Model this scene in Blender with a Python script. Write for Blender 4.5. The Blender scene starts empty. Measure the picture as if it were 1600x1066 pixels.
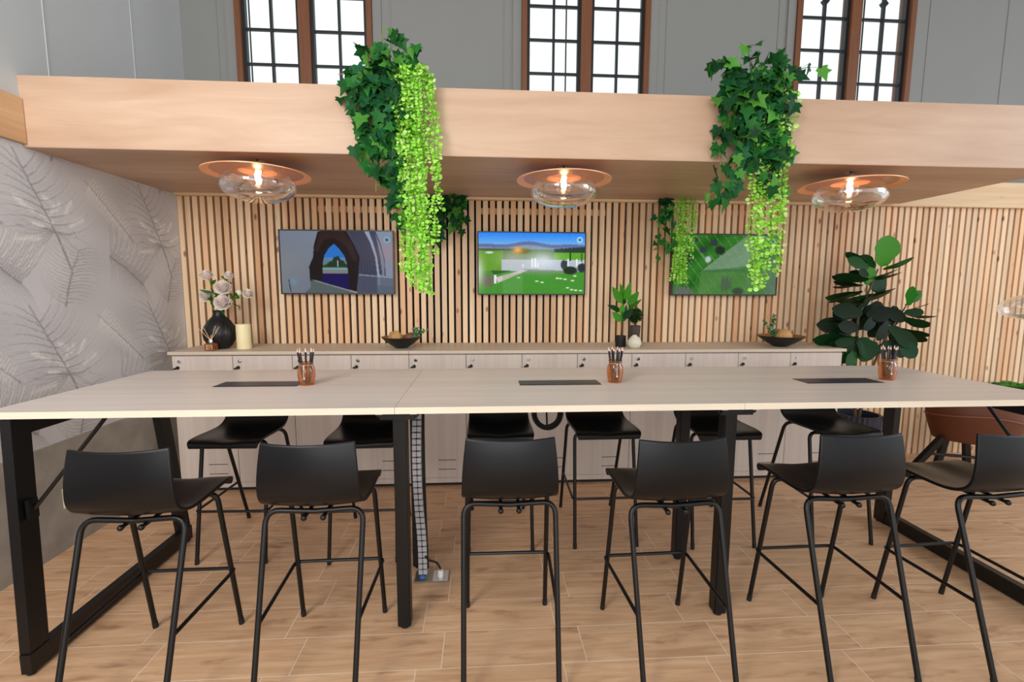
import bpy, bmesh, math, random
import numpy as np
from mathutils import Vector, Matrix
PI = math.pi
scene = bpy.context.scene
COL = scene.collection
rng = random.Random(7)

# ------------------------------------------------------------------ helpers
def lin(c):
    out = []
    for v in c[:3]:
        v = v / 255.0
        out.append(v / 12.92 if v <= 0.04045 else ((v + 0.055) / 1.055) ** 2.4)
    return tuple(out) + (1.0,)

class MB:
    """collects shapes; build() links them as ONE mesh object"""
    def __init__(self):
        self.v = []; self.f = []; self.c = []; self.cur = (1, 1, 1, 1)
    def add(self, vs, fs):
        o = len(self.v)
        self.v.extend([tuple(p) for p in vs])
        for f in fs:
            self.f.append(tuple(i + o for i in f)); self.c.append(self.cur)
    def box(self, x0, x1, y0, y1, z0, z1):
        vs = [(x0,y0,z0),(x1,y0,z0),(x1,y1,z0),(x0,y1,z0),(x0,y0,z1),(x1,y0,z1),(x1,y1,z1),(x0,y1,z1)]
        self.add(vs, [(0,3,2,1),(4,5,6,7),(0,1,5,4),(1,2,6,5),(2,3,7,6),(3,0,4,7)])
    def bbox(self, x0, x1, y0, y1, z0, z1, b=0.004):
        """box with chamfered edges"""
        bm = bmesh.new(); bmesh.ops.create_cube(bm, size=1)
        for v in bm.verts:
            v.co = Vector(((x0+x1)/2 + v.co.x*(x1-x0), (y0+y1)/2 + v.co.y*(y1-y0), (z0+z1)/2 + v.co.z*(z1-z0)))
        bmesh.ops.bevel(bm, geom=bm.edges[:], offset=b, segments=2, affect='EDGES')
        bm.verts.index_update()
        self.add([v.co[:] for v in bm.verts], [[v.index for v in f.verts] for f in bm.faces]); bm.free()
    def beam(self, p, q, w, h, up=(0,0,1)):
        """rectangular bar from p to q, w across, h along up"""
        p = Vector(p); q = Vector(q); d = (q-p).normalized()
        s = d.cross(Vector(up)).normalized(); u = s.cross(d).normalized()
        vs = []
        for e in (p, q):
            for a, b in ((-1,-1),(1,-1),(1,1),(-1,1)):
                vs.append(e + s*(a*w/2) + u*(b*h/2))
        self.add(vs, [(3,2,1,0),(4,5,6,7),(0,1,5,4),(1,2,6,5),(2,3,7,6),(3,0,4,7)])
    def tube(self, pts, r, n=10, cap=True, closed=False):
        pts = [Vector(p) for p in pts]; m = len(pts)
        rs = r if isinstance(r, (list, tuple)) else [r]*m
        vs = []; ref = None
        for i, p in enumerate(pts):
            if closed: t = (pts[(i+1) % m] - pts[i-1]).normalized()
            else: t = (pts[min(i+1, m-1)] - pts[max(i-1, 0)]).normalized()
            if ref is None:
                ref = Vector((0,0,1)) if abs(t.z) < 0.9 else Vector((1,0,0))
            a = (ref - t*ref.dot(t))
            if a.length < 1e-5: a = t.orthogonal()
            a.normalize(); b = t.cross(a); ref = a
            for k in range(n):
                w = 2*PI*k/n
                vs.append(p + (a*math.cos(w) + b*math.sin(w))*rs[i])
        fs = []
        L = m if closed else m-1
        for i in range(L):
            for k in range(n):
                a0 = i*n+k; a1 = i*n+(k+1) % n; b0 = ((i+1) % m)*n+k; b1 = ((i+1) % m)*n+(k+1) % n
                fs.append((a0, a1, b1, b0))
        if cap and not closed:
            fs.append(tuple(range(n))[::-1]); fs.append(tuple((m-1)*n+k for k in range(n)))
        self.add(vs, fs)
    def lathe(self, prof, c=(0,0,0), n=32):
        """profile list of (r,z); closed at r==0"""
        vs = []; idx = []
        for r, z in prof:
            if r < 1e-6:
                idx.append([len(vs)]); vs.append((c[0], c[1], c[2]+z))
            else:
                idx.append(list(range(len(vs), len(vs)+n)))
                for k in range(n):
                    w = 2*PI*k/n; vs.append((c[0]+r*math.cos(w), c[1]+r*math.sin(w), c[2]+z))
        fs = []
        for A, B in zip(idx[:-1], idx[1:]):
            for k in range(n):
                k2 = (k+1) % n
                if len(A) == 1 and len(B) == 1: continue
                if len(A) == 1: fs.append((A[0], B[k2], B[k]))
                elif len(B) == 1: fs.append((A[k], A[k2], B[0]))
                else: fs.append((A[k], A[k2], B[k2], B[k]))
        self.add(vs, fs)
    def ball(self, c, r, n=14, m=8, sq=(1,1,1), jit=0.0):
        vs = [(c[0], c[1], c[2]-r*sq[2])]; 
        for i in range(1, m):
            t = PI*i/m
            for k in range(n):
                w = 2*PI*k/n; q = r*(1+rng.uniform(-jit, jit))
                vs.append((c[0]+q*sq[0]*math.sin(t)*math.cos(w), c[1]+q*sq[1]*math.sin(t)*math.sin(w), c[2]-q*sq[2]*math.cos(t)))
        vs.append((c[0], c[1], c[2]+r*sq[2])); e = len(vs)-1; fs = []
        for k in range(n):
            fs.append((0, 1+(k+1) % n, 1+k)); fs.append((e, e-n+k, e-n+(k+1) % n))
        for i in range(m-2):
            for k in range(n):
                a = 1+i*n; k2 = (k+1) % n
                fs.append((a+k, a+k2, a+n+k2, a+n+k))
        self.add(vs, fs)
    def blade(self, base, tip, width, side=None, fold=0.15, droop=0.1, shape='ovate', n=6):
        """a leaf blade from base to tip; side = direction across the blade"""
        b = Vector(base); t = Vector(tip); ax = t-b; L = ax.length; ax = ax.normalized()
        if side is None: side = Vector((rng.uniform(-1,1), rng.uniform(-1,1), rng.uniform(-1,1)))
        s = Vector(side); s = s - ax*s.dot(ax)
        if s.length < 1e-4: s = ax.orthogonal()
        s.normalize(); nrm = ax.cross(s).normalized()
        vs = []; prev = None; fs = []
        for i in range(n+1):
            u = i/n
            if shape == 'ovate': w = math.sin(PI*u**0.75)**0.8 if 0 < u < 1 else 0
            elif shape == 'fiddle': w = max(0, 1-abs(2*u-1)**2.6)**0.55*(0.84+0.16*math.sin(2*PI*(u-0.42)))*(1+0.05*math.sin(16*u))
            elif shape == 'round': w = math.sqrt(max(0, 1-(2*u-1)**2))
            else: w = math.sin(PI*u)**0.9 if 0 < u < 1 else 0
            w = max(w, 0.03)*width/2
            c = b + ax*(L*u) - nrm*(droop*L*u*u)
            vs += [c - s*w + nrm*(fold*w), c, c + s*w + nrm*(fold*w)]
            if i:
                o = 3*(i-1)
                fs += [(o, o+1, o+4, o+3), (o+1, o+2, o+5, o+4)]
        self.add(vs, fs)
    def ivy(self, c, ax, nrm, s):
        """five lobed ivy leaf, stalk end at c, tip along ax"""
        ax = Vector(ax).normalized(); nrm = Vector(nrm); nrm = (nrm - ax*nrm.dot(ax))
        if nrm.length < 1e-4: nrm = ax.orthogonal()
        nrm.normalize(); sd = ax.cross(nrm)
        o = [(0,0.0,0),(0.20,-0.14,.03),(0.46,-0.02,.10),(0.34,0.18,.05),(0.52,0.46,.12),(0.24,0.50,.03),(0,1.0,-.14)]
        c = Vector(c)
        P = lambda x, y, z: c + sd*(x*s) + ax*(y*s) + nrm*(z*s)
        mid = [P(0,0,0), P(0,0.25,-.03), P(0,0.52,-.05), P(0,1.0,-.14)]
        vs = mid[:]
        R = [P(x,y,z) for x,y,z in o[1:6]]; Lf = [P(-x,y,z) for x,y,z in o[1:6]]
        vs += R + Lf
        fs = [(0,4,5),(0,5,6,1),(1,6,7),(1,7,8,2),(2,8,3)]
        fs += [(0,10,9),(0,1,11,10),(1,12,11),(1,2,13,12),(2,3,13)]
        self.add(vs, fs)
    def build(self, name, m=None, parent=None, smooth=True, col=False, ang=0.7):
        me = bpy.data.meshes.new(name)
        me.from_pydata(self.v, [], self.f)
        if col:
            at = me.color_attributes.new('Col', 'FLOAT_COLOR', 'CORNER')
            tot = [len(f) for f in self.f]
            arr = np.repeat(np.array(self.c, dtype=np.float32), tot, axis=0)
            at.data.foreach_set('color', arr.ravel())
        if smooth:
            me.polygons.foreach_set('use_smooth', [True]*len(me.polygons))
            me.update()
            me.set_sharp_from_angle(angle=ang)
        me.update()
        o = bpy.data.objects.new(name, me); COL.objects.link(o)
        if m: me.materials.append(m)
        if parent: o.parent = parent
        return o

def empty(name, loc=(0,0,0), rz=0):
    o = bpy.data.objects.new(name, None); COL.objects.link(o)
    o.location = loc; o.rotation_euler = (0,0,rz); o.empty_display_size = 0.1
    return o
def tag(o, label, cat, group=None, kind=None):
    o['label'] = label; o['category'] = cat
    if group: o['group'] = group
    if kind: o['kind'] = kind
    return o
def struct(o, label=None, cat=None):
    o['kind'] = 'structure'
    if label: o['label'] = label
    if cat: o['category'] = cat
    return o
def copy_tree(o, parent=None):
    c = o.copy(); COL.objects.link(c)
    if parent: c.parent = parent
    for ch in list(o.children): copy_tree(ch, c)
    return c
def bend(pts, r, seg=6):
    """round the inner corners of a polyline"""
    pts = [Vector(p) for p in pts]; out = [pts[0]]
    for i in range(1, len(pts)-1):
        a, b, c = pts[i-1], pts[i], pts[i+1]
        d1 = (a-b); d2 = (c-b); k = min(r, d1.length*0.48, d2.length*0.48)
        p = b + d1.normalized()*k; q = b + d2.normalized()*k
        for j in range(seg+1):
            t = j/seg
            out.append(p*(1-t)**2 + b*2*t*(1-t) + q*t*t)
    out.append(pts[-1]); return out

# ------------------------------------------------------------------ materials
def new_mat(name):
    m = bpy.data.materials.new(name); m.use_nodes = True
    nt = m.node_tree; b = nt.nodes['Principled BSDF']
    return m, nt, b
def N(nt, t, **kw):
    n = nt.nodes.new(t)
    for k, v in kw.items(): setattr(n, k, v)
    return n
def plain(name, c, rough=0.5, metal=0.0, spec=0.5, noise=0.0, nscale=20, bump=0.0, coat=0.0):
    m, nt, b = new_mat(name)
    b.inputs['Base Color'].default_value = lin(c)
    b.inputs['Roughness'].default_value = rough; b.inputs['Metallic'].default_value = metal
    b.inputs['Specular IOR Level'].default_value = spec
    b.inputs['Coat Weight'].default_value = coat
    if noise or bump:
        tc = N(nt, 'ShaderNodeTexCoord'); no = N(nt, 'ShaderNodeTexNoise'); no.inputs['Scale'].default_value = nscale
        no.inputs['Detail'].default_value = 6
        nt.links.new(tc.outputs['Object'], no.inputs['Vector'])
        if noise:
            mx = N(nt, 'ShaderNodeMixRGB'); mx.blend_type = 'MIX'
            mx.inputs[1].default_value = tuple(x*(1-noise) for x in lin(c)[:3]) + (1,)
            mx.inputs[2].default_value = tuple(min(1, x*(1+noise)) for x in lin(c)[:3]) + (1,)
            nt.links.new(no.outputs['Fac'], mx.inputs[0]); nt.links.new(mx.outputs[0], b.inputs['Base Color'])
        if bump:
            bp = N(nt, 'ShaderNodeBump'); bp.inputs['Strength'].default_value = bump; bp.inputs['Distance'].default_value = 0.01
            nt.links.new(no.outputs['Fac'], bp.inputs['Height']); nt.links.new(bp.outputs[0], b.inputs['Normal'])
    return m
def attr_mat(name, rough=0.5, emit=0.0, trans=0.0, spec=0.5):
    m, nt, b = new_mat(name)
    a = N(nt, 'ShaderNodeAttribute'); a.attribute_name = 'Col'
    nt.links.new(a.outputs['Color'], b.inputs['Base Color'])
    b.inputs['Roughness'].default_value = rough; b.inputs['Specular IOR Level'].default_value = spec
    if emit:
        b.inputs['Base Color'].default_value = (0.01,0.01,0.01,1)
        nt.links.remove(b.inputs['Base Color'].links[0])
        nt.links.new(a.outputs['Color'], b.inputs['Emission Color']); b.inputs['Emission Strength'].default_value = emit
    if trans:
        out = nt.nodes['Material Output']
        tr = N(nt, 'ShaderNodeBsdfTranslucent'); nt.links.new(a.outputs['Color'], tr.inputs['Color'])
        mx = N(nt, 'ShaderNodeMixShader'); mx.inputs[0].default_value = trans
        nt.links.new(b.outputs[0], mx.inputs[1]); nt.links.new(tr.outputs[0], mx.inputs[2]); nt.links.new(mx.outputs[0], out.inputs['Surface'])
    return m
def wood(name, c1, c2, c3, scale=(1,1,1), rough=0.45, band=1.0, spec=0.4, knots=False, attr=False, blotch=0.35):
    """grain = noise stretched by scale (small = long direction)"""
    m, nt, b = new_mat(name); L = nt.links
    tc = N(nt, 'ShaderNodeTexCoord'); vec = tc.outputs['Object']
    at = None
    if attr:
        at = N(nt, 'ShaderNodeAttribute'); at.attribute_name = 'Col'
        # alpha carries a per-board offset
        cm = N(nt, 'ShaderNodeCombineXYZ'); L.new(at.outputs['Alpha'], cm.inputs[0]); L.new(at.outputs['Alpha'], cm.inputs[2])
        sc = N(nt, 'ShaderNodeVectorMath', operation='SCALE'); sc.inputs['Scale'].default_value = 37.0; L.new(cm.outputs[0], sc.inputs[0])
        ad = N(nt, 'ShaderNodeVectorMath', operation='ADD'); L.new(vec, ad.inputs[0]); L.new(sc.outputs[0], ad.inputs[1]); vec = ad.outputs[0]
    mp = N(nt, 'ShaderNodeMapping'); mp.inputs['Scale'].default_value = scale; L.new(vec, mp.inputs[0])
    n1 = N(nt, 'ShaderNodeTexNoise'); n1.inputs['Scale'].default_value = 1.0; n1.inputs['Detail'].default_value = 5; n1.inputs['Roughness'].default_value = 0.6
    n1.inputs['Distortion'].default_value = 0.6
    L.new(mp.outputs[0], n1.inputs['Vector'])
    n2 = N(nt, 'ShaderNodeTexNoise'); n2.inputs['Scale'].default_value = 0.22; n2.inputs['Detail'].default_value = 3
    L.new(mp.outputs[0], n2.inputs['Vector'])
    r = N(nt, 'ShaderNodeValToRGB'); r.color_ramp.elements[0].position = 0.3; r.color_ramp.elements[1].position = 0.72
    r.color_ramp.elements[0].color = lin(c2); r.color_ramp.elements[1].color = lin(c1)
    L.new(n1.outputs['Fac'], r.inputs[0])
    r2 = N(nt, 'ShaderNodeValToRGB'); r2.color_ramp.elements[0].position = 0.38; r2.color_ramp.elements[1].position = 0.7
    r2.color_ramp.elements[0].color = (0,0,0,1); r2.color_ramp.elements[1].color = (blotch,)*3 + (1,)
    L.new(n2.outputs['Fac'], r2.inputs[0])
    mx = N(nt, 'ShaderNodeMixRGB'); L.new(r2.outputs[0], mx.inputs[0]); L.new(r.outputs[0], mx.inputs[1]); mx.inputs[2].default_value = lin(c3)
    res = mx.outputs[0]
    if attr:
        mu = N(nt, 'ShaderNodeMixRGB', blend_type='MULTIPLY'); mu.inputs[0].default_value = 1
        L.new(res, mu.inputs[1]); L.new(at.outputs['Color'], mu.inputs[2]); res = mu.outputs[0]
    if knots:
        mp2 = N(nt, 'ShaderNodeMapping'); mp2.inputs['Scale'].default_value = knots; L.new(vec, mp2.inputs[0])
        vo = N(nt, 'ShaderNodeTexVoronoi'); vo.inputs['Scale'].default_value = 1.0; L.new(mp2.outputs[0], vo.inputs['Vector'])
        r3 = N(nt, 'ShaderNodeValToRGB'); e = r3.color_ramp.elements
        e[0].position = 0.08; e[0].color = (1,1,1,1); e[1].position = 0.22; e[1].color = (0,0,0,1)
        L.new(vo.outputs['Distance'], r3.inputs[0])
        # only some cells carry a knot
        sp = N(nt, 'ShaderNodeSeparateColor'); L.new(vo.outputs['Color'], sp.inputs[0])
        gt = N(nt, 'ShaderNodeMath', operation='GREATER_THAN'); gt.inputs[1].default_value = 0.72; L.new(sp.outputs[0], gt.inputs[0])
        ml = N(nt, 'ShaderNodeMath', operation='MULTIPLY'); L.new(gt.outputs[0], ml.inputs[0]); L.new(r3.outputs[0], ml.inputs[1])
        m2 = N(nt, 'ShaderNodeMath', operation='MULTIPLY'); m2.inputs[1].default_value = 0.85; L.new(ml.outputs[0], m2.inputs[0])
        mk = N(nt, 'ShaderNodeMixRGB'); L.new(m2.outputs[0], mk.inputs[0]); L.new(res, mk.inputs[1]); mk.inputs[2].default_value = lin((112,60,36)); res = mk.outputs[0]
    L.new(res, b.inputs['Base Color'])
    b.inputs['Roughness'].default_value = rough; b.inputs['Specular IOR Level'].default_value = spec
    return m
def glass(name, tint=(1,1,1), gloss=0.12, rough=0.02, body=None):
    """thin clear shell: lets light straight through, mirrors a little at grazing angles"""
    m, nt, b = new_mat(name); L = nt.links; nt.nodes.remove(b)
    out = nt.nodes['Material Output']
    t = N(nt, 'ShaderNodeBsdfTransparent'); t.inputs[0].default_value = tuple(tint) + (1,)
    g = N(nt, 'ShaderNodeBsdfGlossy'); g.inputs['Roughness'].default_value = rough; g.inputs['Color'].default_value = (1,1,1,1)
    lw = N(nt, 'ShaderNodeLayerWeight'); lw.inputs['Blend'].default_value = 0.35
    mr = N(nt, 'ShaderNodeMapRange'); mr.inputs['To Min'].default_value = gloss*0.35; mr.inputs['To Max'].default_value = min(1, gloss*4.5)
    L.new(lw.outputs['Facing'], mr.inputs['Value'])
    mx = N(nt, 'ShaderNodeMixShader'); L.new(mr.outputs[0], mx.inputs[0]); L.new(t.outputs[0], mx.inputs[1]); L.new(g.outputs[0], mx.inputs[2])
    sh = mx
    if body:
        df = N(nt, 'ShaderNodeBsdfDiffuse'); df.inputs['Color'].default_value = lin(body)
        sh = N(nt, 'ShaderNodeMixShader'); sh.inputs[0].default_value = 0.16
        L.new(mx.outputs[0], sh.inputs[1]); L.new(df.outputs[0], sh.inputs[2])
    L.new(sh.outputs[0], out.inputs['Surface'])
    return m
def emit(name, c, s):
    m, nt, b = new_mat(name)
    b.inputs['Base Color'].default_value = (0,0,0,1)
    b.inputs['Emission Color'].default_value = c; b.inputs['Emission Strength'].default_value = s
    return m

M = {}
M['upper_wall'] = plain('grey_wall_paint', (134,135,133), 0.7, noise=0.03, nscale=3)
M['left_daylit'] = plain('daylit_grey_wall_paint', (196,200,201), 0.7, noise=0.03, nscale=3)  # daylight on the upper left wall put into the colour as lighter grey
M['seam'] = plain('panel_seam', (196,197,196), 0.6)
M['concrete'] = plain('bare_concrete', (160,154,145), 0.9, noise=0.38, nscale=7, bump=0.5)
M['pine'] = wood('pine_rail', (232,204,164), (216,180,136), (200,156,116), (1.2,30,30), 0.5, knots=(3.0,9,9))
M['pine_left'] = wood('pine_rail_along', (222,188,146), (204,160,118), (184,134,98), (30,1.2,30), 0.5, knots=(9,3.0,9))
M['slat'] = wood('pine_slats', (246,222,190), (234,202,164), (220,178,140), (42,42,1.6), 0.5, knots=(15,15,6.5), attr=True, blotch=0.65)
M['black_back'] = plain('black_backing', (20,18,17), 0.9)
M['maple'] = wood('maple_laminate', (212,184,160), (196,164,138), (172,136,110), (1.6,13,13), 0.42, spec=0.35, blotch=0.8)
M['ash'] = wood('pale_ash_laminate', (228,220,213), (210,198,191), (200,184,176), (0.9,36,36), 0.32, spec=0.5)
M['ash_edge'] = wood('pale_edge_band', (238,226,206), (230,216,194), (222,206,184), (2,40,40), 0.45)
M['ash_v'] = wood('pale_ash_doors', (212,200,190), (198,184,175), (186,170,162), (30,30,0.7), 0.5)
M['worktop'] = wood('pale_worktop', (214,200,182), (202,186,168), (192,174,156), (1.6,40,40), 0.45)
M['joint'] = plain('dark_joint', (62,54,50), 0.8)
M['black_plastic'] = plain('black_plastic', (9,11,15), 0.32, spec=0.32, bump=0.04, nscale=300)
M['black_steel'] = plain('black_powder_coat', (9,10,12), 0.4, spec=0.4)
M['black'] = plain('black_matt', (20,20,21), 0.6)
M['rubber'] = plain('black_rubber', (22,22,22), 0.8)
M['chrome'] = plain('chrome', (205,205,208), 0.15, metal=1.0)
M['steel'] = plain('brushed_steel', (160,158,152), 0.35, metal=0.9)
M['flap'] = plain('charcoal_flap', (40,46,60), 0.3)
M['copper'] = plain('copper_lacquer', (206,150,120), 0.4, metal=0.35, spec=0.5)
M['copper_rim'] = plain('pale_copper_rim', (250,178,132), 0.35, metal=0.15)  # paler copper than the plate it surrounds
M['copper_glass'] = glass('amber_glass', (0.86,0.50,0.22), 0.1, 0.05, body=(206,128,66))
M['clear'] = glass('clear_glass', (0.96,0.96,0.96), 0.26)
M['pane'] = glass('window_glass', (0.97,1.0,1.0), 0.03)
M['filament'] = emit('glowing_filament', (1.0,0.66,0.36,1), 42)
M['win_wood'] = wood('window_wood', (132,84,54), (112,68,42), (98,58,36), (30,30,1.5), 0.5)
M['win_black'] = plain('black_window_bars', (22,24,30), 0.5)
M['leaf'] = attr_mat('leaf_surface', 0.5, trans=0.2, spec=0.2)
M['stem'] = plain('green_stem', (120,150,62), 0.6)
M['brown_stem'] = plain('brown_stem', (88,70,48), 0.8, noise=0.2, nscale=60)
M['vase'] = plain('black_ribbed_vase', (22,22,23), 0.38)
M['petal'] = attr_mat('petal_surface', 0.6, trans=0.08)
M['candle'] = plain('cream_wax', (240,226,178), 0.5, noise=0.02, nscale=30)
M['bowl'] = plain('dark_bowl', (20,19,18), 0.45)
M['bowl_in'] = plain('bronze_bowl_inside', (150,100,52), 0.45)
M['ball_wood'] = plain('faceted_wood_ball', (196,150,92), 0.6, noise=0.15, nscale=40)
M['ball_brown'] = plain('brown_ball', (122,84,66), 0.7, noise=0.2, nscale=60)
M['white_ceramic'] = plain('off_white_ceramic', (222,216,198), 0.5)
M['dark_pot'] = plain('dark_brown_pot', (70,58,50), 0.55, noise=0.15, nscale=30)
M['soil'] = plain('soil', (52,40,30), 0.95, noise=0.3, nscale=60)
M['navy'] = plain('dark_navy_planter', (34,38,54), 0.5)
M['leather'] = plain('tan_leather', (92,44,20), 0.5, noise=0.08, nscale=14, bump=0.1)
M['seam_thread'] = plain('leather_piping', (140,84,56), 0.55)
M['spine_grey'] = plain('grey_spine', (176,178,184), 0.45)
M['blue_plug'] = plain('blue_plug', (70,120,190), 0.5)
M['white_plastic'] = plain('white_plastic', (232,230,222), 0.45)
M['cream_plastic'] = plain('cream_plastic', (222,214,182), 0.5)
M['reed'] = plain('reed_sticks', (214,180,138), 0.7)
M['amber_box'] = plain('kraft_label', (190,150,100), 0.6)
M['pencil'] = plain('black_pencil_paint', (26,26,28), 0.35)
M['pencil_tip'] = plain('pencil_wood_tip', (236,196,180), 0.6)
M['twine'] = plain('silver_bead_wire', (220,214,206), 0.3, metal=0.6)
M['bezel'] = plain('tv_bezel', (22,23,26), 0.35)
M['screen'] = attr_mat('lit_screen', 0.2, emit=0.92, spec=0.02)
M['paper'] = attr_mat('leaf_print_wallpaper', 0.75, spec=0.25)
M['batten'] = wood('batten', (222,182,134), (206,160,112), (190,140,96), (1.2,30,30), 0.6)

# floor tiles: wood look, 0.598 x 0.2035, alternate rows shifted
def floor_mat():
    m, nt, b = new_mat('wood_look_floor_tiles'); L = nt.links
    tc = N(nt, 'ShaderNodeTexCoord')
    mp = N(nt, 'ShaderNodeMapping'); mp.inputs['Location'].default_value = (0.273 + 20*0.598, -1.7325 + 40*0.2035, 0)
    L.new(tc.outputs['Object'], mp.inputs[0])
    br = N(nt, 'ShaderNodeTexBrick'); br.offset = 0.833; br.offset_frequency = 2; br.squash = 1.0
    br.inputs['Scale'].default_value = 1.0; br.inputs['Mortar Size'].default_value = 0.0018; br.inputs['Mortar Smooth'].default_value = 0.2
    br.inputs['Bias'].default_value = 0.0; br.inputs['Brick Width'].default_value = 0.598; br.inputs['Row Height'].default_value = 0.2035
    br.inputs['Color1'].default_value = (0,0,0,1); br.inputs['Color2'].default_value = (1,1,1,1); br.inputs['Mortar'].default_value = (0.5,0.5,0.5,1)
    L.new(mp.outputs[0], br.inputs['Vector'])
    sc = N(nt, 'ShaderNodeVectorMath', operation='SCALE'); sc.inputs['Scale'].default_value = 23.0; L.new(br.outputs['Color'], sc.inputs[0])
    ad = N(nt, 'ShaderNodeVectorMath', operation='ADD'); L.new(tc.outputs['Object'], ad.inputs[0]); L.new(sc.outputs[0], ad.inputs[1])
    m1 = N(nt, 'ShaderNodeMapping'); m1.inputs['Scale'].default_value = (3.2,32,10); L.new(ad.outputs[0], m1.inputs[0])
    n1 = N(nt, 'ShaderNodeTexNoise'); n1.inputs['Scale'].default_value = 1; n1.inputs['Detail'].default_value = 6; n1.inputs['Distortion'].default_value = 0.8; L.new(m1.outputs[0], n1.inputs['Vector'])
    r = N(nt, 'ShaderNodeValToRGB'); e = r.color_ramp.elements
    e[0].position = 0.28; e[0].color = lin((200,156,119)); e[1].position = 0.68; e[1].color = lin((228,188,150))
    L.new(n1.outputs['Fac'], r.inputs[0])
    m2 = N(nt, 'ShaderNodeMapping'); m2.inputs['Scale'].default_value = (4.6,17,5); L.new(ad.outputs[0], m2.inputs[0])
    n2 = N(nt, 'ShaderNodeTexNoise'); n2.inputs['Scale'].default_value = 1; n2.inputs['Detail'].default_value = 3; L.new(m2.outputs[0], n2.inputs['Vector'])
    r2 = N(nt, 'ShaderNodeValToRGB'); e = r2.color_ramp.elements
    e[0].position = 0.58; e[0].color = (0,0,0,1); e[1].position = 0.76; e[1].color = (0.7,)*3+(1,)
    L.new(n2.outputs['Fac'], r2.inputs[0])
    mx = N(nt, 'ShaderNodeMixRGB'); L.new(r2.outputs[0], mx.inputs[0]); L.new(r.outputs[0], mx.inputs[1]); mx.inputs[2].default_value = lin((150,106,76))
    tn = N(nt, 'ShaderNodeMixRGB', blend_type='MULTIPLY'); tn.inputs[0].default_value = 0.10
    L.new(mx.outputs[0], tn.inputs[1]); L.new(br.outputs['Color'], tn.inputs[2])
    mo = N(nt, 'ShaderNodeMixRGB'); L.new(br.outputs['Fac'], mo.inputs[0]); L.new(tn.outputs[0], mo.inputs[1]); mo.inputs[2].default_value = lin((236,216,194))
    L.new(mo.outputs[0], b.inputs['Base Color'])
    b.inputs['Roughness'].default_value = 0.42; b.inputs['Specular IOR Level'].default_value = 0.4
    return m
M['floor'] = floor_mat()

# ------------------------------------------------------------------ setting
XL = -2.4445           # left wall
YS = 3.985             # face of the slat wall
YU = 4.19              # upper back wall
ZC = 5.3
XR = 7.0

b = MB(); b.box(XL-0.15, XR, -5.0, YU+0.1, -0.06, 0.0)
struct(b.build('floor', M['floor'], smooth=False))
b = MB(); b.box(XL-0.15, XR, -5.0, YU+0.1, ZC, ZC+0.1)
struct(b.build('ceiling', M['upper_wall'], smooth=False))

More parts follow.
